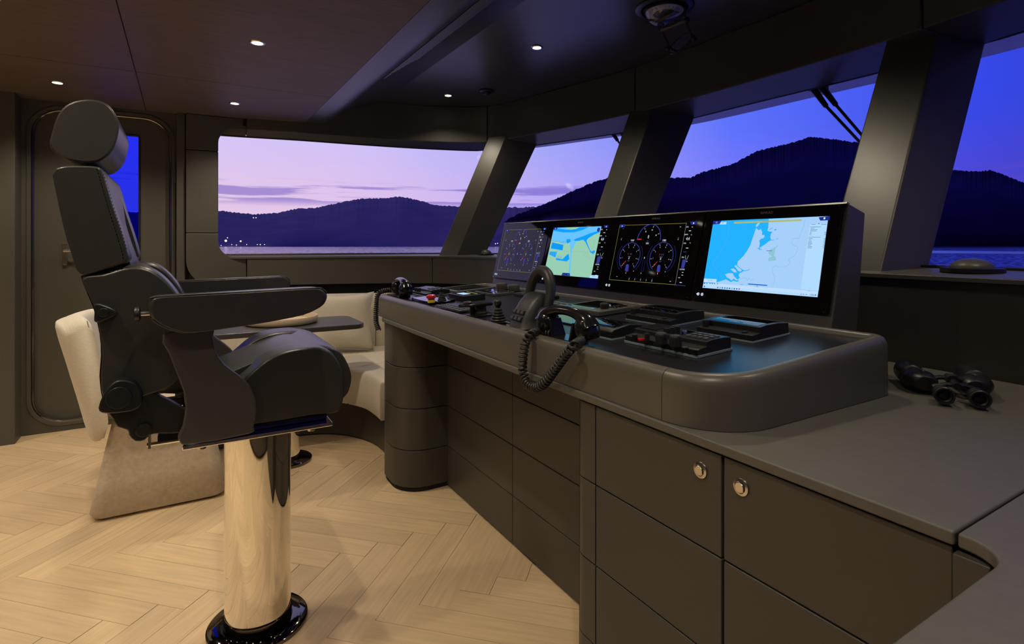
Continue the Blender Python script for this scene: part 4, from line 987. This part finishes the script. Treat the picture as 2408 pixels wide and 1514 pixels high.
# --- phone handsets with coiled cords
def coil(q, path, R, r, turns, nseg=12, n=6):
    pts = smooth_path(path, 10); L_ = [0]
    for a, b in zip(pts, pts[1:]): L_.append(L_[-1] + (b-a).length)
    tot = L_[-1]; N_ = turns*nseg; up = None; out_ = []; j = 0
    for i in range(N_+1):
        s_ = tot*i/N_
        while j < len(pts)-2 and L_[j+1] < s_: j += 1
        f = (s_-L_[j])/max(1e-9, L_[j+1]-L_[j]); c_ = pts[j].lerp(pts[j+1], f)
        d = (pts[min(j+2, len(pts)-1)] - pts[max(j-1, 0)]).normalized()
        if up is None: up = d.orthogonal().normalized()
        up = (up - d*up.dot(d)).normalized(); v = d.cross(up); a = 2*PI*i/nseg
        out_.append(c_ + (up*math.cos(a) + v*math.sin(a))*R)
    q.tube(out_, r, n)
def handset(x, y, rz, label, cord, lead, turns):
    M = DK @ Matrix.Translation((x-.88, y, 0)) @ Matrix.Rotation(rz, 4, 'Z')
    t_ = thing('phone_handset', D(x, y, 0), label, 'phone', 'phone handsets on the console')
    # local y along the handset
    q = MB(M); q.prism(rr(-.030,.030,-.062,.062,.006,3), 'z', 0, .009); cr = q.build('cradle', 'gloss_black', t_, bevel=.002)
    for sg in (-1, 1):
        q = MB(M); q.loft([[(-.026,sg*.040-.004,z_),(.026,sg*.040-.004,z_),(.026,sg*.040+.004,z_),(-.026,sg*.040+.004,z_)] if z_ < .05 else [(-.020,sg*.052-.004,z_),(.020,sg*.052-.004,z_),(.020,sg*.052+.004,z_),(-.020,sg*.052+.004,z_)] for z_ in (.008,.058)]); q.build('cradle_arm', 'gloss_black', cr, bevel=.002)
    hp = [(0,-.104,.046),(0,-.090,.066),(0,-.058,.080),(0,-.02,.086),(0,.02,.086),(0,.058,.080),(0,.090,.066),(0,.104,.046)]
    pts = smooth_path(hp, 5); q = MB(M); secs = []
    for i, p in enumerate(pts):
        f = i/(len(pts)-1); d = (pts[min(i+1, len(pts)-1)]-pts[max(i-1, 0)]).normalized(); u_ = Vector((1,0,0)); v_ = d.cross(u_)
        e = abs(2*f-1)**2; wx = .0190 + .012*e; wz = .0135 + .014*e
        secs.append([p + u_*wx*math.cos(a) + v_*wz*math.sin(a) for a in [2*PI*k/16 for k in range(16)]])
    q.loft(secs); h = q.build('grip', 'gloss_black', t_, smooth=70)
    for sg in (-1, 1):
        q = MB(M @ Matrix.Translation((0, sg*.088, .044)) @ Matrix.Rotation(sg*.32, 4, 'X'))
        q.lathe([(0,-.031),(.026,-.031),(.0325,-.026),(.0345,-.012),(.0345,.004),(.032,.018),(.024,.029),(0,.034)], (0,0,0), 28); q.build('ear_cup' if sg > 0 else 'mouth_cup', 'gloss_black', h, smooth=50)
    q = MB(); coil(q, cord, .0105, .0040, turns); q.build('coiled_cord', 'rubber', t_, smooth=80)
    q = MB(); q.tube(smooth_path(lead, 6), .0032, 8); q.build('cord_lead', 'rubber', t_, smooth=80)
    return t_
cordB = [ondk(1300,786,.012), ondk(1272,781,.014), ondk(1252,785,.020), onx(1238,800,.856), onx(1231,830,.850), onx(1229,868,.849), onx(1238,900,.849), onx(1258,911,.849), onx(1282,899,.849), onx(1306,867,.850), onx(1330,834,.852), onx(1350,813,.860), ondk(1368,801,.020)]
handset(.955, 1.285, 0.05, 'black phone handset with a long coiled cord looping over the console front', cordB, [cordB[-1], ondk(1380,798,.016), ondk(1392,786,.030), D(.952,1.177,.036)], 50)
cordA = [Vector((.955,2.862,.948)), Vector((.93,2.878,.945)), ony(890,690,2.89), ony(886,712,2.89), ony(884,738,2.89), ony(885,760,2.89), ony(891,776,2.89)]
handset(.985, 2.760, -0.12, 'black phone handset at the port end with its cord hanging over the side', cordA, [cordA[0], Vector((.97,2.858,.952)), D(.990,2.866,.040)], 26)
t_ = dev('radio_panel', 1.13, 2.735, 'compact black radio with small keys between the port handset and the tablet', 'radio')
dbox(t_, 'base_plate', 'blue_line', 1.062, 1.202, 2.628, 2.842, 0, .004, .001)
dprof(t_, 'body', 'black_plastic', 1.065, [(0,.003),(0,.016),(.030,.018),(.033,.030),(.09,.034),(.134,.026),(.134,.003)], 2.63, 2.84, .003)
for i in range(3):
    for j in range(4): dknob(t_, 'key', 'grey_plastic', 1.065+.05+.022*i, 2.648+.02*j, .0305+.001*i, .007, .004)
for y in (2.80, 2.765): dknob(t_, 'knob', 'rubber', 1.08, y, .017, .011, .018)
# ================================================================== BINOCULARS
ec, oc = Vector((1.540,.556,0)), Vector((1.702,.660,0)); ax = (oc-ec).normalized(); bx = Vector((ax.y,-ax.x,0))
bn = thing('binoculars', (1.60,.61,.82), 'black binoculars lying on the worktop with eyepieces towards the room', 'binoculars')
Z0 = .8205
for sg in (-1, 1):
    eo = ec + bx*sg*.033; oo = oc + bx*sg*.066; tilt = Vector((0,0,0))
    R = Matrix((( ax.x, -ax.y*1, 0, 0), (ax.y, ax.x, 0, 0), (0,0,1,0), (0,0,0,1)))
    Mx = R @ Matrix.Rotation(PI/2, 4, 'Y')
    q = MB(); q.lathe([(.0225,-.050),(.0255,-.040),(.0258,-.022),(.0272,-.020),(.0272,-.014),(.0295,.0),(.0310,.012),(.0310,.046),(.029,.048),(.027,.044),(0,.040)], (oo.x, oo.y, Z0+.0315), 32, Mx)
    br = q.build('objective_barrel', 'black_plastic', bn, smooth=40)
    for k in range(3):
        q = MB(); q.lathe([(.0262,-.0015),(.0275,0),(.0262,.0015)], (oo.x-ax.x*(.024+.0065*k), oo.y-ax.y*(.024+.0065*k), Z0+.0315), 32, Mx); q.build('grip_rib', 'rubber', br, smooth=60)
    # prism housing joins the wide objective tube to the eyepiece
    mid = (oc - ax*.052); q = MB(); cs = []
    for s_, wd_, hh in ((-.046,.010,.017),(-.040,.016,.021),(-.010,.025,.026),(.004,.026,.027),(.010,.023,.025)):
        c_ = mid + ax*s_ + bx*sg*(.050 + .008*(s_+.046)/.056)
        cs.append([Vector((c_.x, c_.y, Z0+.0285)) + (bx*math.cos(a)*(wd_+.012) + Vector((0,0,1))*math.sin(a)*hh) for a in [2*PI*i/24 for i in range(24)]])
    q.loft(cs); ph = q.build('prism_housing', 'black_plastic', bn, smooth=50)
    o = mid + ax*(-.018) + bx*sg*.052; o.z = Z0+.0545
    if sg < 0:
        q = MB(); add_text(q, 'BRESSER', o + Vector((0,0,.0022)), ax, Vector((-ax.y,ax.x,0)), .0085, .9); add_text(q, 'HUNTER', o - Vector((-ax.y,ax.x,0))*.0085 + Vector((0,0,.0015)), ax, Vector((-ax.y,ax.x,0)), .0065, .9)
    else:
        q = MB(); add_text(q, '10x50', o + Vector((0,0,.0022)), ax, Vector((-ax.y,ax.x,0)), .0075, .9)
    q.build('print', 'grey_print', ph, smooth=0, kind='stuff')
    q = MB(); q.lathe([(.0135,.055),(.015,.030),(.0165,.026),(.0165,.022),(.0195,.020),(.0200,.010),(.0192,.008),(.0200,.006),(.0205,-.004),(.0190,-.006),(.0165,-.0055),(.0150,.002),(.0125,.004),(0,.004)], (eo.x, eo.y, Z0+.0245), 32, Mx); ep = q.build('eyepiece', 'rubber', bn, smooth=35)
    q = MB(); q.lathe([(.0118,.0036),(.009,.0020),(.004,.0010),(0,.0008)], (eo.x, eo.y, Z0+.0245), 24, Mx); q.build('lens', 'screen_glass', ep, smooth=80)
for s_, z_ in ((.055,.040),(.115,.044)):
    a_ = ec + ax*s_; q = MB(); q.tube([Vector((a_.x,a_.y,Z0+z_-.008)) - bx*.045, Vector((a_.x,a_.y,Z0+z_)) - bx*.018, Vector((a_.x,a_.y,Z0+z_)) + bx*.018, Vector((a_.x,a_.y,Z0+z_-.008)) + bx*.045], .0055, 8); q.build('bridge', 'black_plastic', bn)
a_ = ec + ax*.04; b_ = ec + ax*.13; q = MB(); q.cyl((a_.x,a_.y,Z0+.040),(b_.x,b_.y,Z0+.044), .0085, 20); q.build('hinge_shaft', 'black_plastic', bn)
a_ = ec + ax*.078; b_ = ec + ax*.094; q = MB(); q.cyl((a_.x,a_.y,Z0+.046),(b_.x,b_.y,Z0+.047), .0135, 28); q.build('focus_wheel', 'rubber', bn, bevel=.0015)
# ================================================================== DOMED PUCKS on the window ledge, ceiling sensor, overhead compass
for p, r, lab in (((2.105,.735,1.1095), .080, 'round domed puck on the window ledge by the starboard bow window'), ((1.985,3.70,1.1075), .060, 'round domed puck on the window ledge behind the gauge monitor')):
    t_ = thing('domed_puck', p, lab, 'sensor', 'domed pucks on the ledge')
    q = MB(); q.lathe([(0,0),(r,0),(r,.012),(r*.97,.014),(0,.014)], p, 36); q.build('base', 'black_plastic', t_, smooth=40)
    q = MB(); q.lathe([(r*.70,.0135)] + [(r*.70*math.cos(math.radians(a)), .0135+.030*math.sin(math.radians(a))) for a in range(10, 90, 10)] + [(0,.0435)], p, 32); q.build('dome', 'lacquer_wall', t_, smooth=60)
p = (1.905,3.545,ZF)
t_ = thing('ceiling_sensor', p, 'dark round sensor on the forward ceiling beside a downlight', 'sensor')
q = MB(); q.lathe([(.056,.0015),(.056,-.006),(.050,-.010),(.030,-.012),(.029,-.018),(.026,-.026),(.014,-.031),(0,-.032)], p, 32); q.build('housing', 'black_plastic', t_, smooth=45)
p = Vector((1.95,1.86,ZF))
t_ = thing('overhead_compass', p, 'overhead compass in a clear bowl with a hanging tilted mirror', 'compass')
q = MB(); q.lathe([(.135,.001),(.135,-.006),(.128,-.010),(.108,-.011),(.104,-.002),(.104,.001)], p, 48); q.build('flange', 'black_plastic', t_, smooth=40)
m = bpy.data.materials.new('compass_bowl'); m.use_nodes = True; tt = m.node_tree; tt.nodes.clear()
tr = tt.nodes.new('ShaderNodeBsdfTransparent'); tr.inputs[0].default_value = (.8,.82,.84,1); gl = tt.nodes.new('ShaderNodeBsdfGlossy'); gl.inputs['Roughness'].default_value = .03
mx = tt.nodes.new('ShaderNodeMixShader'); mx.inputs[0].default_value = .10; om = tt.nodes.new('ShaderNodeOutputMaterial')
tt.links.new(tr.outputs[0], mx.inputs[1]); tt.links.new(gl.outputs[0], mx.inputs[2]); tt.links.new(mx.outputs[0], om.inputs[0]); MAT['bowl'] = m
q = MB(); q.lathe([(.100,-.004)] + [(.100*math.cos(math.radians(a)), -.004-.085*math.sin(math.radians(a))) for a in range(10, 90, 10)] + [(0,-.089)], p, 40); q.build('bowl', 'bowl', t_, smooth=80)
q = MB(); q.lathe([(.086,-.018),(.088,-.022),(.070,-.030),(.052,-.030),(.052,-.016),(.070,-.014)], p, 40); card = q.build('compass_card', 'white_print', t_, smooth=40)
for k in range(24):
    a = 2*PI*k/24; q = MB(); q.poly([p + Vector((math.cos(a+e)*r, math.sin(a+e)*r, -.0262-(r-.070)*(-.42) - .0008 if r > .075 else -.0306)) for e, r in ((-.02,.074),(.02,.074),(.02,.083),(-.02,.083))]); q.build('card_mark', 'gap', card, smooth=0)
q = MB(); q.lathe([(.046,-.006),(.046,-.034),(.030,-.042),(0,-.044)], p, 28); q.build('magnet_capsule', 'black_plastic', t_, smooth=40)
q = MB(); q.box(p.x-.012, p.x+.012, p.y-.080, p.y+.070, ZF-.052, ZF-.046); q.build('lubber_bar', 'rim', t_, bevel=.001)
# mirror arm: two rods from the flange, a cross bar, then the round mirror between two more rods
A0, A1 = Vector((2.03,1.80,ZF-.008)), Vector((2.085,1.905,ZF-.008))
def hp(px, py, x): return onx(px, py, x)
B0, B1 = hp(1612,48,2.04), hp(1556,70,2.04); C0, C1 = hp(1628,92,2.07), hp(1574,112,2.07)
for a, b, c_, nm in ((hp(1609,8,2.0), B0, C0, 0), (hp(1560,56,2.0), B1, C1, 1)):
    q = MB(); q.tube([a, b, c_], .0045, 8); q.build('mirror_rod', 'wiper', t_)
    for e in (b, c_):
        q = MB(); d = (B0-B1).normalized()*(1 if nm == 0 else -1); q.cyl(e, e+d*.016, .012, 16); q.build('thumb_screw', 'wiper', t_, bevel=.002)
q = MB(); q.tube([B1, B0], .011, 12); q.build('cross_bar', 'rim', t_)
mc = (C0+C1)/2 + Vector((0,0,0)); md = (C0-C1).normalized(); nv = Vector((-.62,-.35,.45)); nv = (nv - md*nv.dot(md)).normalized()
Mm = nv.to_track_quat('Z', 'Y').to_matrix().to_4x4(); rm = (C0-C1).length*.47
q = MB(); q.lathe([(0,-.006),(rm,-.006),(rm,.003),(rm*.93,.004),(rm*.92,.001)], mc, 36, Mm); mr = q.build('mirror_frame', 'wiper', t_, smooth=40)
q = MB(); q.lathe([(0,.0015),(rm*.93,.0015),(rm*.93,.001)], mc, 36, Mm); q.build('mirror', 'mirror', t_, smooth=30)
# ================================================================== HELM CHAIR (faces the console)
CY = 1.905
hc = thing('helm_chair', (.206, CY, 0), 'tall black leather helm chair on a polished steel column', 'chair')
def XZ(pts, y): return [(v.x, v.z) for v in (ony(px, py, y) for px, py in pts)]
def soft(poly, k=4):
    """round a traced outline through its points"""
    n = len(poly); out_ = []
    for i in range(n):
        p = [Vector(poly[(i+j-1) % n]) for j in range(4)]
        for s_ in range(k):
            u = s_/k; q = 0.5*((2*p[1]) + (p[2]-p[0])*u + (2*p[0]-5*p[1]+4*p[2]-p[3])*u*u + (3*p[1]-p[0]-3*p[2]+p[3])*u**3); out_.append((q.x, q.y))
    return out_
YN, YF = 1.668, 2.142
def cushion(name, poly, y0, y1, r=.03, k=.9, mat='leather', kk=3):
    q = MB(); q.puff(soft(poly, kk), y0, y1, r, k); return q.build(name, mat, hc, smooth=80)
def seam(par, pts, y, name='seam', r=.0022, mat='leather'):
    q = MB(); q.tube(smooth_path([ony(px, py, y) for px, py in pts], 6), r, 6); return q.build(name, mat, par, smooth=80)
def stitches(par, pts, y, step=.0085, ln=.0048):
    pth = smooth_path([ony(px, py, y) for px, py in pts], 10); q = MB(); acc = 0
    for a, b in zip(pth, pth[1:]):
        d = b-a; L_ = d.length
        while acc < L_:
            c_ = a + d*(acc/L_); e = d.normalized()*ln*.5; n_ = Vector((0,-.0012,0)); w_ = e.normalized().cross(Vector((0,1,0)))*.0009
            q.loft([[c_-e-w_, c_+e-w_, c_+e+w_, c_-e+w_], [c_-e-w_+n_, c_+e-w_+n_, c_+e+w_+n_, c_-e+w_+n_]]); acc += step
        acc -= L_
    return q.build('stitching', 'thread', par, smooth=0, kind='stuff')
# headrest
HD = XZ([(119,345),(124,312),(140,268),(165,244),(205,235),(243,241),(266,260),(279,290),(275,325),(263,355),(240,376),(212,383),(178,380),(140,368)], 1.75)
h = cushion('headrest', HD, 1.742, 2.068, .022, .955)
q = MB(); q.tube([(x, 1.7475, z) for x, z in soft([(lambda c: (c[0]+(p[0]-c[0])*.975, c[1]+(p[1]-c[1])*.975))((sum(a[0] for a in HD)/len(HD), sum(a[1] for a in HD)/len(HD))) for p in HD], 3)], .0028, 6, closed=True); q.build('piping', 'leather', h, smooth=80)
for y in (1.86, 1.95):
    a = ony(190, 372, 1.75); q = MB(); q.cyl((a.x+.01, y, a.z+.02), (a.x+.005, y, a.z-.06), .010, 16); q.build('headrest_post', 'black_plastic', hc)
# upper back: two side bolsters and the middle cushion
BL = [(122,402),(135,391),(165,387),(222,389),(238,398),(250,432),(266,485),(285,540),(300,590),(303,612),(285,624),(240,638),(188,650),(168,605),(148,540),(131,462),(121,415)]
b1 = cushion('back_bolster', XZ(BL, YN), YN, 1.775, .035, .955)
cushion('back_bolster', XZ(BL, YN), 2.035, YF, .035, .955)
BM = [(124,402),(140,391),(170,387),(222,389),(240,400),(250,432),(260,478),(268,520),(282,565),(296,606),(300,640),(240,658),(196,668),(170,605),(150,540),(133,462),(123,415)]
cushion('back_cushion', XZ(BM, YN), 1.745, 2.065, .02, .97)
seam(b1, [(235,400),(246,435),(262,490),(280,545),(294,592),(297,612)], YN+.001, r=.0016)
stitches(b1, [(229,400),(240,438),(256,492),(273,546),(287,592),(290,613)], YN+.0012); stitches(b1, [(241,402),(252,434),(268,489),(286,544),(299,590)], YN+.003)
# lower back with lumbar bolsters
LB = [(188,651),(240,641),(292,626),(330,625),(362,636),(395,662),(425,700),(448,745),(458,800),(450,850),(430,890),(400,915),(360,930),(310,945),(262,962),(240,940),(235,890),(238,840),(233,785),(216,715)]
l1 = cushion('lumbar_bolster', XZ(LB, YN), YN, 1.79, .04, .95)
cushion('lumbar_bolster', XZ(LB, YN), 2.02, YF, .04, .95)
LM = [(190,652),(240,642),(292,628),(325,632),(350,648),(372,680),(392,720),(405,765),(410,810),(405,850),(395,890),(370,915),(330,930),(290,940),(262,955),(242,935),(237,890),(240,840),(235,785),(218,715)]
cushion('lumbar_cushion', XZ(LM, YN), 1.76, 2.05, .02, .97)
stitches(l1, [(262,645),(300,637),(335,640),(368,656),(398,686),(420,720)], YN+.0015); stitches(l1, [(262,639),(300,631),(338,633),(374,649),(404,680),(427,714)], YN+.004)
q = MB(); q.puff(soft(XZ([(186,648),(214,712),(232,785),(236,845),(232,900),(238,942),(246,936),(243,850),(239,785),(222,712),(196,648)], YN), 2), YN+.02, YF-.02, .01, .98); q.build('back_shell', 'black_plastic', hc, smooth=80)
# seat: side bolsters, pad and front roll
SB = [(470,955),(520,925),(560,905),(590,880),(625,850),(665,830),(710,820),(755,818),(785,832),(806,868),(812,915),(806,955),(790,972),(740,976),(660,990),(590,1000),(520,1010),(470,1005)]
s1 = cushion('seat_bolster', XZ(SB, YN), YN, 1.79, .03, .96)
cushion('seat_bolster', XZ(SB, YN), 2.02, YF, .045, .95)
SM = [(440,940),(520,902),(590,872),(640,849),(690,830),(730,824),(765,832),(790,870),(800,910),(790,960),(700,975),(560,995),(450,990)]
cushion('seat_pad', XZ(SM, YN), 1.76, 2.05, .02, .97)
FR = [(695,842),(722,822),(762,814),(800,826),(821,856),(830,888),(824,920),(812,938),(795,945),(760,930),(720,900)]
cushion('front_roll', XZ(FR, YN+.03), YN+.035, YF-.035, .035, .93)
stitches(s1, [(560,912),(595,884),(630,856),(668,838),(712,828),(758,826)], YN+.002); stitches(s1, [(556,905),(592,876),(628,849),(668,830),(712,821),(756,819)], YN+.012)
# arm brackets
BK = [(383,785),(497,768),(500,792),(508,828),(528,858),(560,882),(588,908),(602,942),(603,975),(596,1005),(588,1020),(427,1047),(429,1005),(436,965),(431,920),(412,872),(397,832)]
for y0, y1 in ((1.628,1.655),(2.155,2.182)):
    q = MB(); q.prism(soft(XZ(BK, 1.63), 2), 'y', y0, y1); q.build('arm_bracket', 'grey_plastic', hc, bevel=.005, smooth=50)
# armrests
AR = [(348,722),(352,708),(368,699),(460,694),(560,688),(660,682),(735,678),(758,680),(770,690),(769,706),(756,722),(715,741),(640,756),(550,770),(450,783),(412,779),(376,765),(354,748)]
for y0, y1 in ((1.560,1.650),(2.160,2.250)):
    q = MB(); q.puff(soft(XZ(AR, 1.565), 3), y0, y1, .022, .955); a_ = q.build('armrest', 'leather', hc, smooth=80)
    d = y0-1.560
    q = MB(); q.tube([p + Vector((0,d,0)) for p in smooth_path([ony(px, py, 1.566) for px, py in ((356,704),(372,698),(560,687),(735,677.5),(757,679),(768,688))], 6)], .0022, 6); q.build('piping', 'leather', a_, smooth=80)
    q = MB(); q.tube([p + Vector((0,d,0)) for p in smooth_path([ony(px, py, 1.564) for px, py in ((358,752),(378,765),(412,778),(450,781),(550,768),(640,754),(714,739))], 6)], .0022, 6); q.build('piping', 'leather', a_, smooth=80)
# adjusting knobs, recliner cover, hinge
k0 = ony(352, 737, 1.60); k1 = ony(330, 738, 1.60)
q = MB(); q.cyl((k0.x+.01,1.60,k0.z), (k1.x,1.60,k1.z), .006, 14); q.build('arm_screw', 'steel', hc)
q = MB(); q.lathe([(.010,0),(.017,.001),(.0185,.005),(.0175,.010),(.012,.013),(0,.014)], (k1.x-.012,1.60,k1.z), 18, Matrix.Rotation(PI/2, 4, 'Y')); q.build('star_knob', 'black_plastic', hc, smooth=40)
def cover(px_poly, y, th, disc, dr, name):
    q = MB(); q.prism(soft(XZ(px_poly, y), 3), 'y', y-th, y+.01); c_ = q.build(name, 'black_plastic', hc, bevel=.005, seg=3, smooth=50)
    d0 = ony(*disc, y); r = (ony(disc[0]+dr, disc[1], y)-d0).length
    q = MB(); q.cyl((d0.x, y-th+.002, d0.z), (d0.x, y-th-.004, d0.z), r, 32, r*.96); q.build('cover_disc', 'black_plastic', c_, bevel=.0015)
cover([(226,712),(262,722),(278,735),(262,746),(227,757),(224,735)], YN+.004, .020, (246,733), 13, 'lumbar_knob')
cover([(283,888),(318,894),(334,918),(334,945),(312,960),(262,966),(236,960),(240,935),(258,905)], YN-.002, .028, (282,929), 31, 'recliner_cover')
HG = [(256,965),(300,960),(330,930),(342,912),(362,925),(440,966),(436,1000),(430,1018),(375,1020),(352,1024),(340,1036),(318,1038),(303,1024),(300,1012),(276,1004),(264,985)]
for y0, y1 in ((1.672,1.70),(2.11,2.138)):
    q = MB(); q.prism(soft(XZ(HG, 1.672), 2), 'y', y0, y1); hg = q.build('hinge_plate', 'black_plastic', hc, bevel=.004, smooth=50)
    d0 = ony(338, 1010, 1.672); q = MB(); q.cyl((d0.x, y0+.002, d0.z), (d0.x, y0-.008, d0.z), .017, 24); q.build('hinge_cap', 'black_plastic', hg, bevel=.002)
a = ony(352,1040,1.70); q = MB(); q.box(a.x-.003, a.x+.003, 1.685, 1.72, a.z-.012, a.z+.028); q.build('lever_tab', 'steel', hc)
b = ony(428,1040,1.70); q = MB(); q.tube([(a.x-.006,1.70,a.z-.006),(b.x+.05,1.70,a.z-.006)], .005, 10); q.build('slide_lever', 'chrome', hc)
# carriage: slide rails on a polished plate
q = MB(); q.box(.0, .381, 1.662, 2.148, .662, .6735); pl = q.build('base_plate', 'chrome', hc, bevel=.003)
for y in (1.70, 2.085):
    q = MB(); q.box(-.055, .372, y, y+.03, .674, .700); q.build('slide_rail', 'gloss_black', hc, bevel=.002)
    q = MB(); q.box(-.02, .345, y-.004, y+.034, .700, .712); q.build('slide_rail', 'black_plastic', hc, bevel=.002)
for x, y in ((.045,1.69),(.325,1.69),(.045,2.12),(.325,2.12)):
    q = MB(); q.lathe([(.011,0),(.011,-.010),(.009,-.012),(0,-.012)], (x,y,.662), 14); q.build('bolt', 'steel', pl, smooth=30)
# column and floor flange
C0_ = (.206, CY, 0)
q = MB(); q.lathe([(.096,.040),(.096,.662)], C0_, 64); q.build('column', 'chrome', hc, smooth=60)
q = MB(); q.lathe([(.100,.0),(.100,.046),(.0965,.049),(.0962,.030)], C0_, 64); q.build('column_collar', 'dark_chrome', hc, smooth=40)
q = MB(); q.lathe([(.146,.0005),(.146,.011),(.141,.015),(.101,.016),(.1005,.001)], C0_, 64); q.build('floor_flange', 'dark_chrome', hc, smooth=40)
# ================================================================== BEIGE DINING CHAIR
dc = thing('armless_chair', (-.1, 3.2, 0), 'low beige woven chair with a flared fabric base behind the helm chair', 'chair')
q = MB()
secs = []
for z, x0, x1, y0, y1 in ((.012,-.335,.172,2.945,3.452),(.03,-.345,.18,2.938,3.46),(.18,-.315,.155,2.958,3.44),(.34,-.282,.125,2.98,3.418),(.42,-.265,.112,2.99,3.408),(.432,-.255,.102,3.0,3.398)):
    secs.append([(x, y, z) for x, y in rr(x0, x1, y0, y1, .05, 6)])
q.loft(secs); q.build('fabric_base', 'fabric', dc, smooth=60)
q = MB(); q.loft([[(x, y, z) for x, y in rr(-.29+o, .16-o, 2.94+o, 3.46-o, .07, 6)] for z, o in ((.428,.03),(.440,.005),(.470,0),(.492,.008),(.500,.03))]); q.build('seat_cushion', 'fabric', dc, smooth=60)
SBK = XZ([(146,778),(160,763),(192,751),(215,752),(226,770),(236,820),(246,890),(256,960),(262,1005),(254,1032),(238,1045),(224,1034),(200,955),(172,865)], 2.95)
q = MB(); pol = soft(SBK, 3); cxm = sum(p[0] for p in pol)/len(pol); czm = sum(p[1] for p in pol)/len(pol); secs = []
for i in range(13):
    f = i/12; y = 2.93 + .54*f; cv_ = -.055*math.sin(PI*f); kf = 1.0 if 0 < i < 12 else .86
    kf = {0:.86, 1:.97, 11:.97, 12:.86}.get(i, 1.0)
    secs.append([(cxm + (p[0]-cxm)*kf + cv_, y, czm + (p[1]-czm)*kf) for p in pol])
q.loft(secs); bk = q.build('backrest', 'linen', dc, smooth=80)
q = MB(); q.tube([Vector((v.x, v.y-.004, v.z)) for v in smooth_path([ony(px, py, 2.937) for px, py in ((205,754),(214,790),(226,860),(238,930),(249,1000),(244,1030))], 6)], .0022, 6); q.build('seam', 'fabric', bk, smooth=80)
# ================================================================== SOFA in the port corner
sf = thing('corner_sofa', (1.2, 3.7, 0), 'beige upholstered corner sofa curving under the port window', 'sofa')
def lp(a, b, off): return [(p.x, p.y) for p in (at(CL, t, 0, off) for t in ts(a, b, 8))]
t29 = t_at_y(2.93)
def arcp(pts, k=5): return [(p.x, p.y) for p in smooth_path([(x, y, 0) for x, y in pts], k)]
inner = arcp([(.10,3.62),(.45,3.62),(.66,3.60),(.81,3.53),(.91,3.41),(.975,3.25),(.99,3.08),(.99,2.93)])
outer = lp(.35, t29, -.05)
q = MB(); q.prism(inner + outer[::-1], 'z', .01, .232); q.build('plinth', 'lacquer', sf, smooth=40)
seat_in = arcp([(.10,3.53),(.45,3.53),(.64,3.51),(.77,3.44),(.85,3.34),(.905,3.20),(.92,3.06),(.92,2.93)])
j_ = len(seat_in)*5//9; tm = 5.15
def seatpart(poly):
    q = MB(); cx_ = sum(p[0] for p in poly)/len(poly); cy_ = sum(p[1] for p in poly)/len(poly); secs = []
    for z, o in ((.234,.010),(.244,.0),(.41,.0),(.435,.006),(.446,.016),(.450,.03)):
        secs.append([(x + (cx_-x)/max(.2, math.hypot(cx_-x, cy_-y))*o, y + (cy_-y)/max(.2, math.hypot(cx_-x, cy_-y))*o, z) for x, y in poly])
    q.loft(secs); q.build('seat_cushion', 'sofa_fabric', sf, smooth=50)
seatpart(seat_in[:j_+1] + lp(.35, tm, -.05)[::-1]); seatpart(seat_in[j_:] + lp(tm, t29, -.05)[::-1])
for a, b in ((.35, 3.2), (3.2, tm), (tm, t29)):
    q = MB(); q.loft([[at(CL,t,.452,-.20), at(CL,t,.52,-.205), at(CL,t,.78,-.160), at(CL,t,.815,-.145), at(CL,t,.828,-.11), at(CL,t,.822,-.07), at(CL,t,.78,-.05), at(CL,t,.452,-.05)] for t in ts(a+.004, b-.004, 12)]); q.build('back_cushion', 'sofa_fabric', sf, smooth=60)
# scatter cushion
def pillow(c_, w_, h_, th, rz, tilt, label):
    M = Matrix.Translation(c_) @ Matrix.Rotation(rz, 4, 'Z') @ Matrix.Rotation(tilt, 4, 'X')
    q = MB(M); n_ = 14; ids = {}
    for s_ in (1, -1):
        for i in range(n_+1):
            for j in range(n_+1):
                u, v = 2*i/n_-1, 2*j/n_-1
                e = max(0, (1-u**4))*max(0, (1-v**4)); pin = 1 - .07*(1-abs(u)**2)*abs(v)**3 - .0
                x = u*w_/2*(1 - .13*(1-v*v)*abs(u)**2); z = v*h_/2*(1 - .13*(1-u*u)*abs(v)**2)
                ids[s_, i, j] = q.P((x, s_*th/2*e**.55 + .006*math.sin(5*u+3*v), z))
        for i in range(n_):
            for j in range(n_):
                f = [ids[s_, i, j], ids[s_, i+1, j], ids[s_, i+1, j+1], ids[s_, i, j+1]]; q.F(*(f if s_ < 0 else f[::-1]))
    return q.build('scatter_cushion', 'linen', smooth=80, label=label, cat='cushion', origin=tuple(Vector(c_)-Vector((0,0,h_/2))), group=None)
pillow((.945,3.88,.655), .44, .42, .15, math.radians(-17), math.radians(-15), 'pale linen cushion leaning against the back of the corner sofa')
# ================================================================== TABLE and TRAY
tb = thing('pedestal_table', (.5, 3.3, 0), 'dark table with rounded corners on a polished steel pedestal', 'table')
q = MB(); q.prism(rr(.08,.905,3.13,3.56,.07,8), 'z', .713, .740); q.build('table_top', 'table', tb, bevel=.004, seg=3, smooth=40)
q = MB(); q.lathe([(.062,.02),(.062,.713)], (.5,3.24,0), 48); q.build('pedestal', 'chrome', tb, smooth=60)
q = MB(); q.lathe([(.125,.0005),(.125,.014),(.119,.019),(.064,.020),(.0635,.002)], (.5,3.24,0), 48); q.build('floor_flange', 'dark_chrome', tb, smooth=40)
q = MB(); q.lathe([(.10,.700),(.10,.7125),(.0,.7125)], (.5,3.24,0), 32); q.build('mounting_plate', 'black_plastic', tb, smooth=30)
c_ = (.49,3.41,.7405)
q = MB(); q.lathe([(0,0),(.180,0),(.195,.004),(.200,.014),(.200,.036),(.197,.041),(.192,.040),(.188,.030),(.184,.012),(.176,.008),(0,.008)], c_, 56)
q.build('round_tray', 'tray', smooth=50, label='round pale tray lying on the dark table', cat='tray', origin=c_)
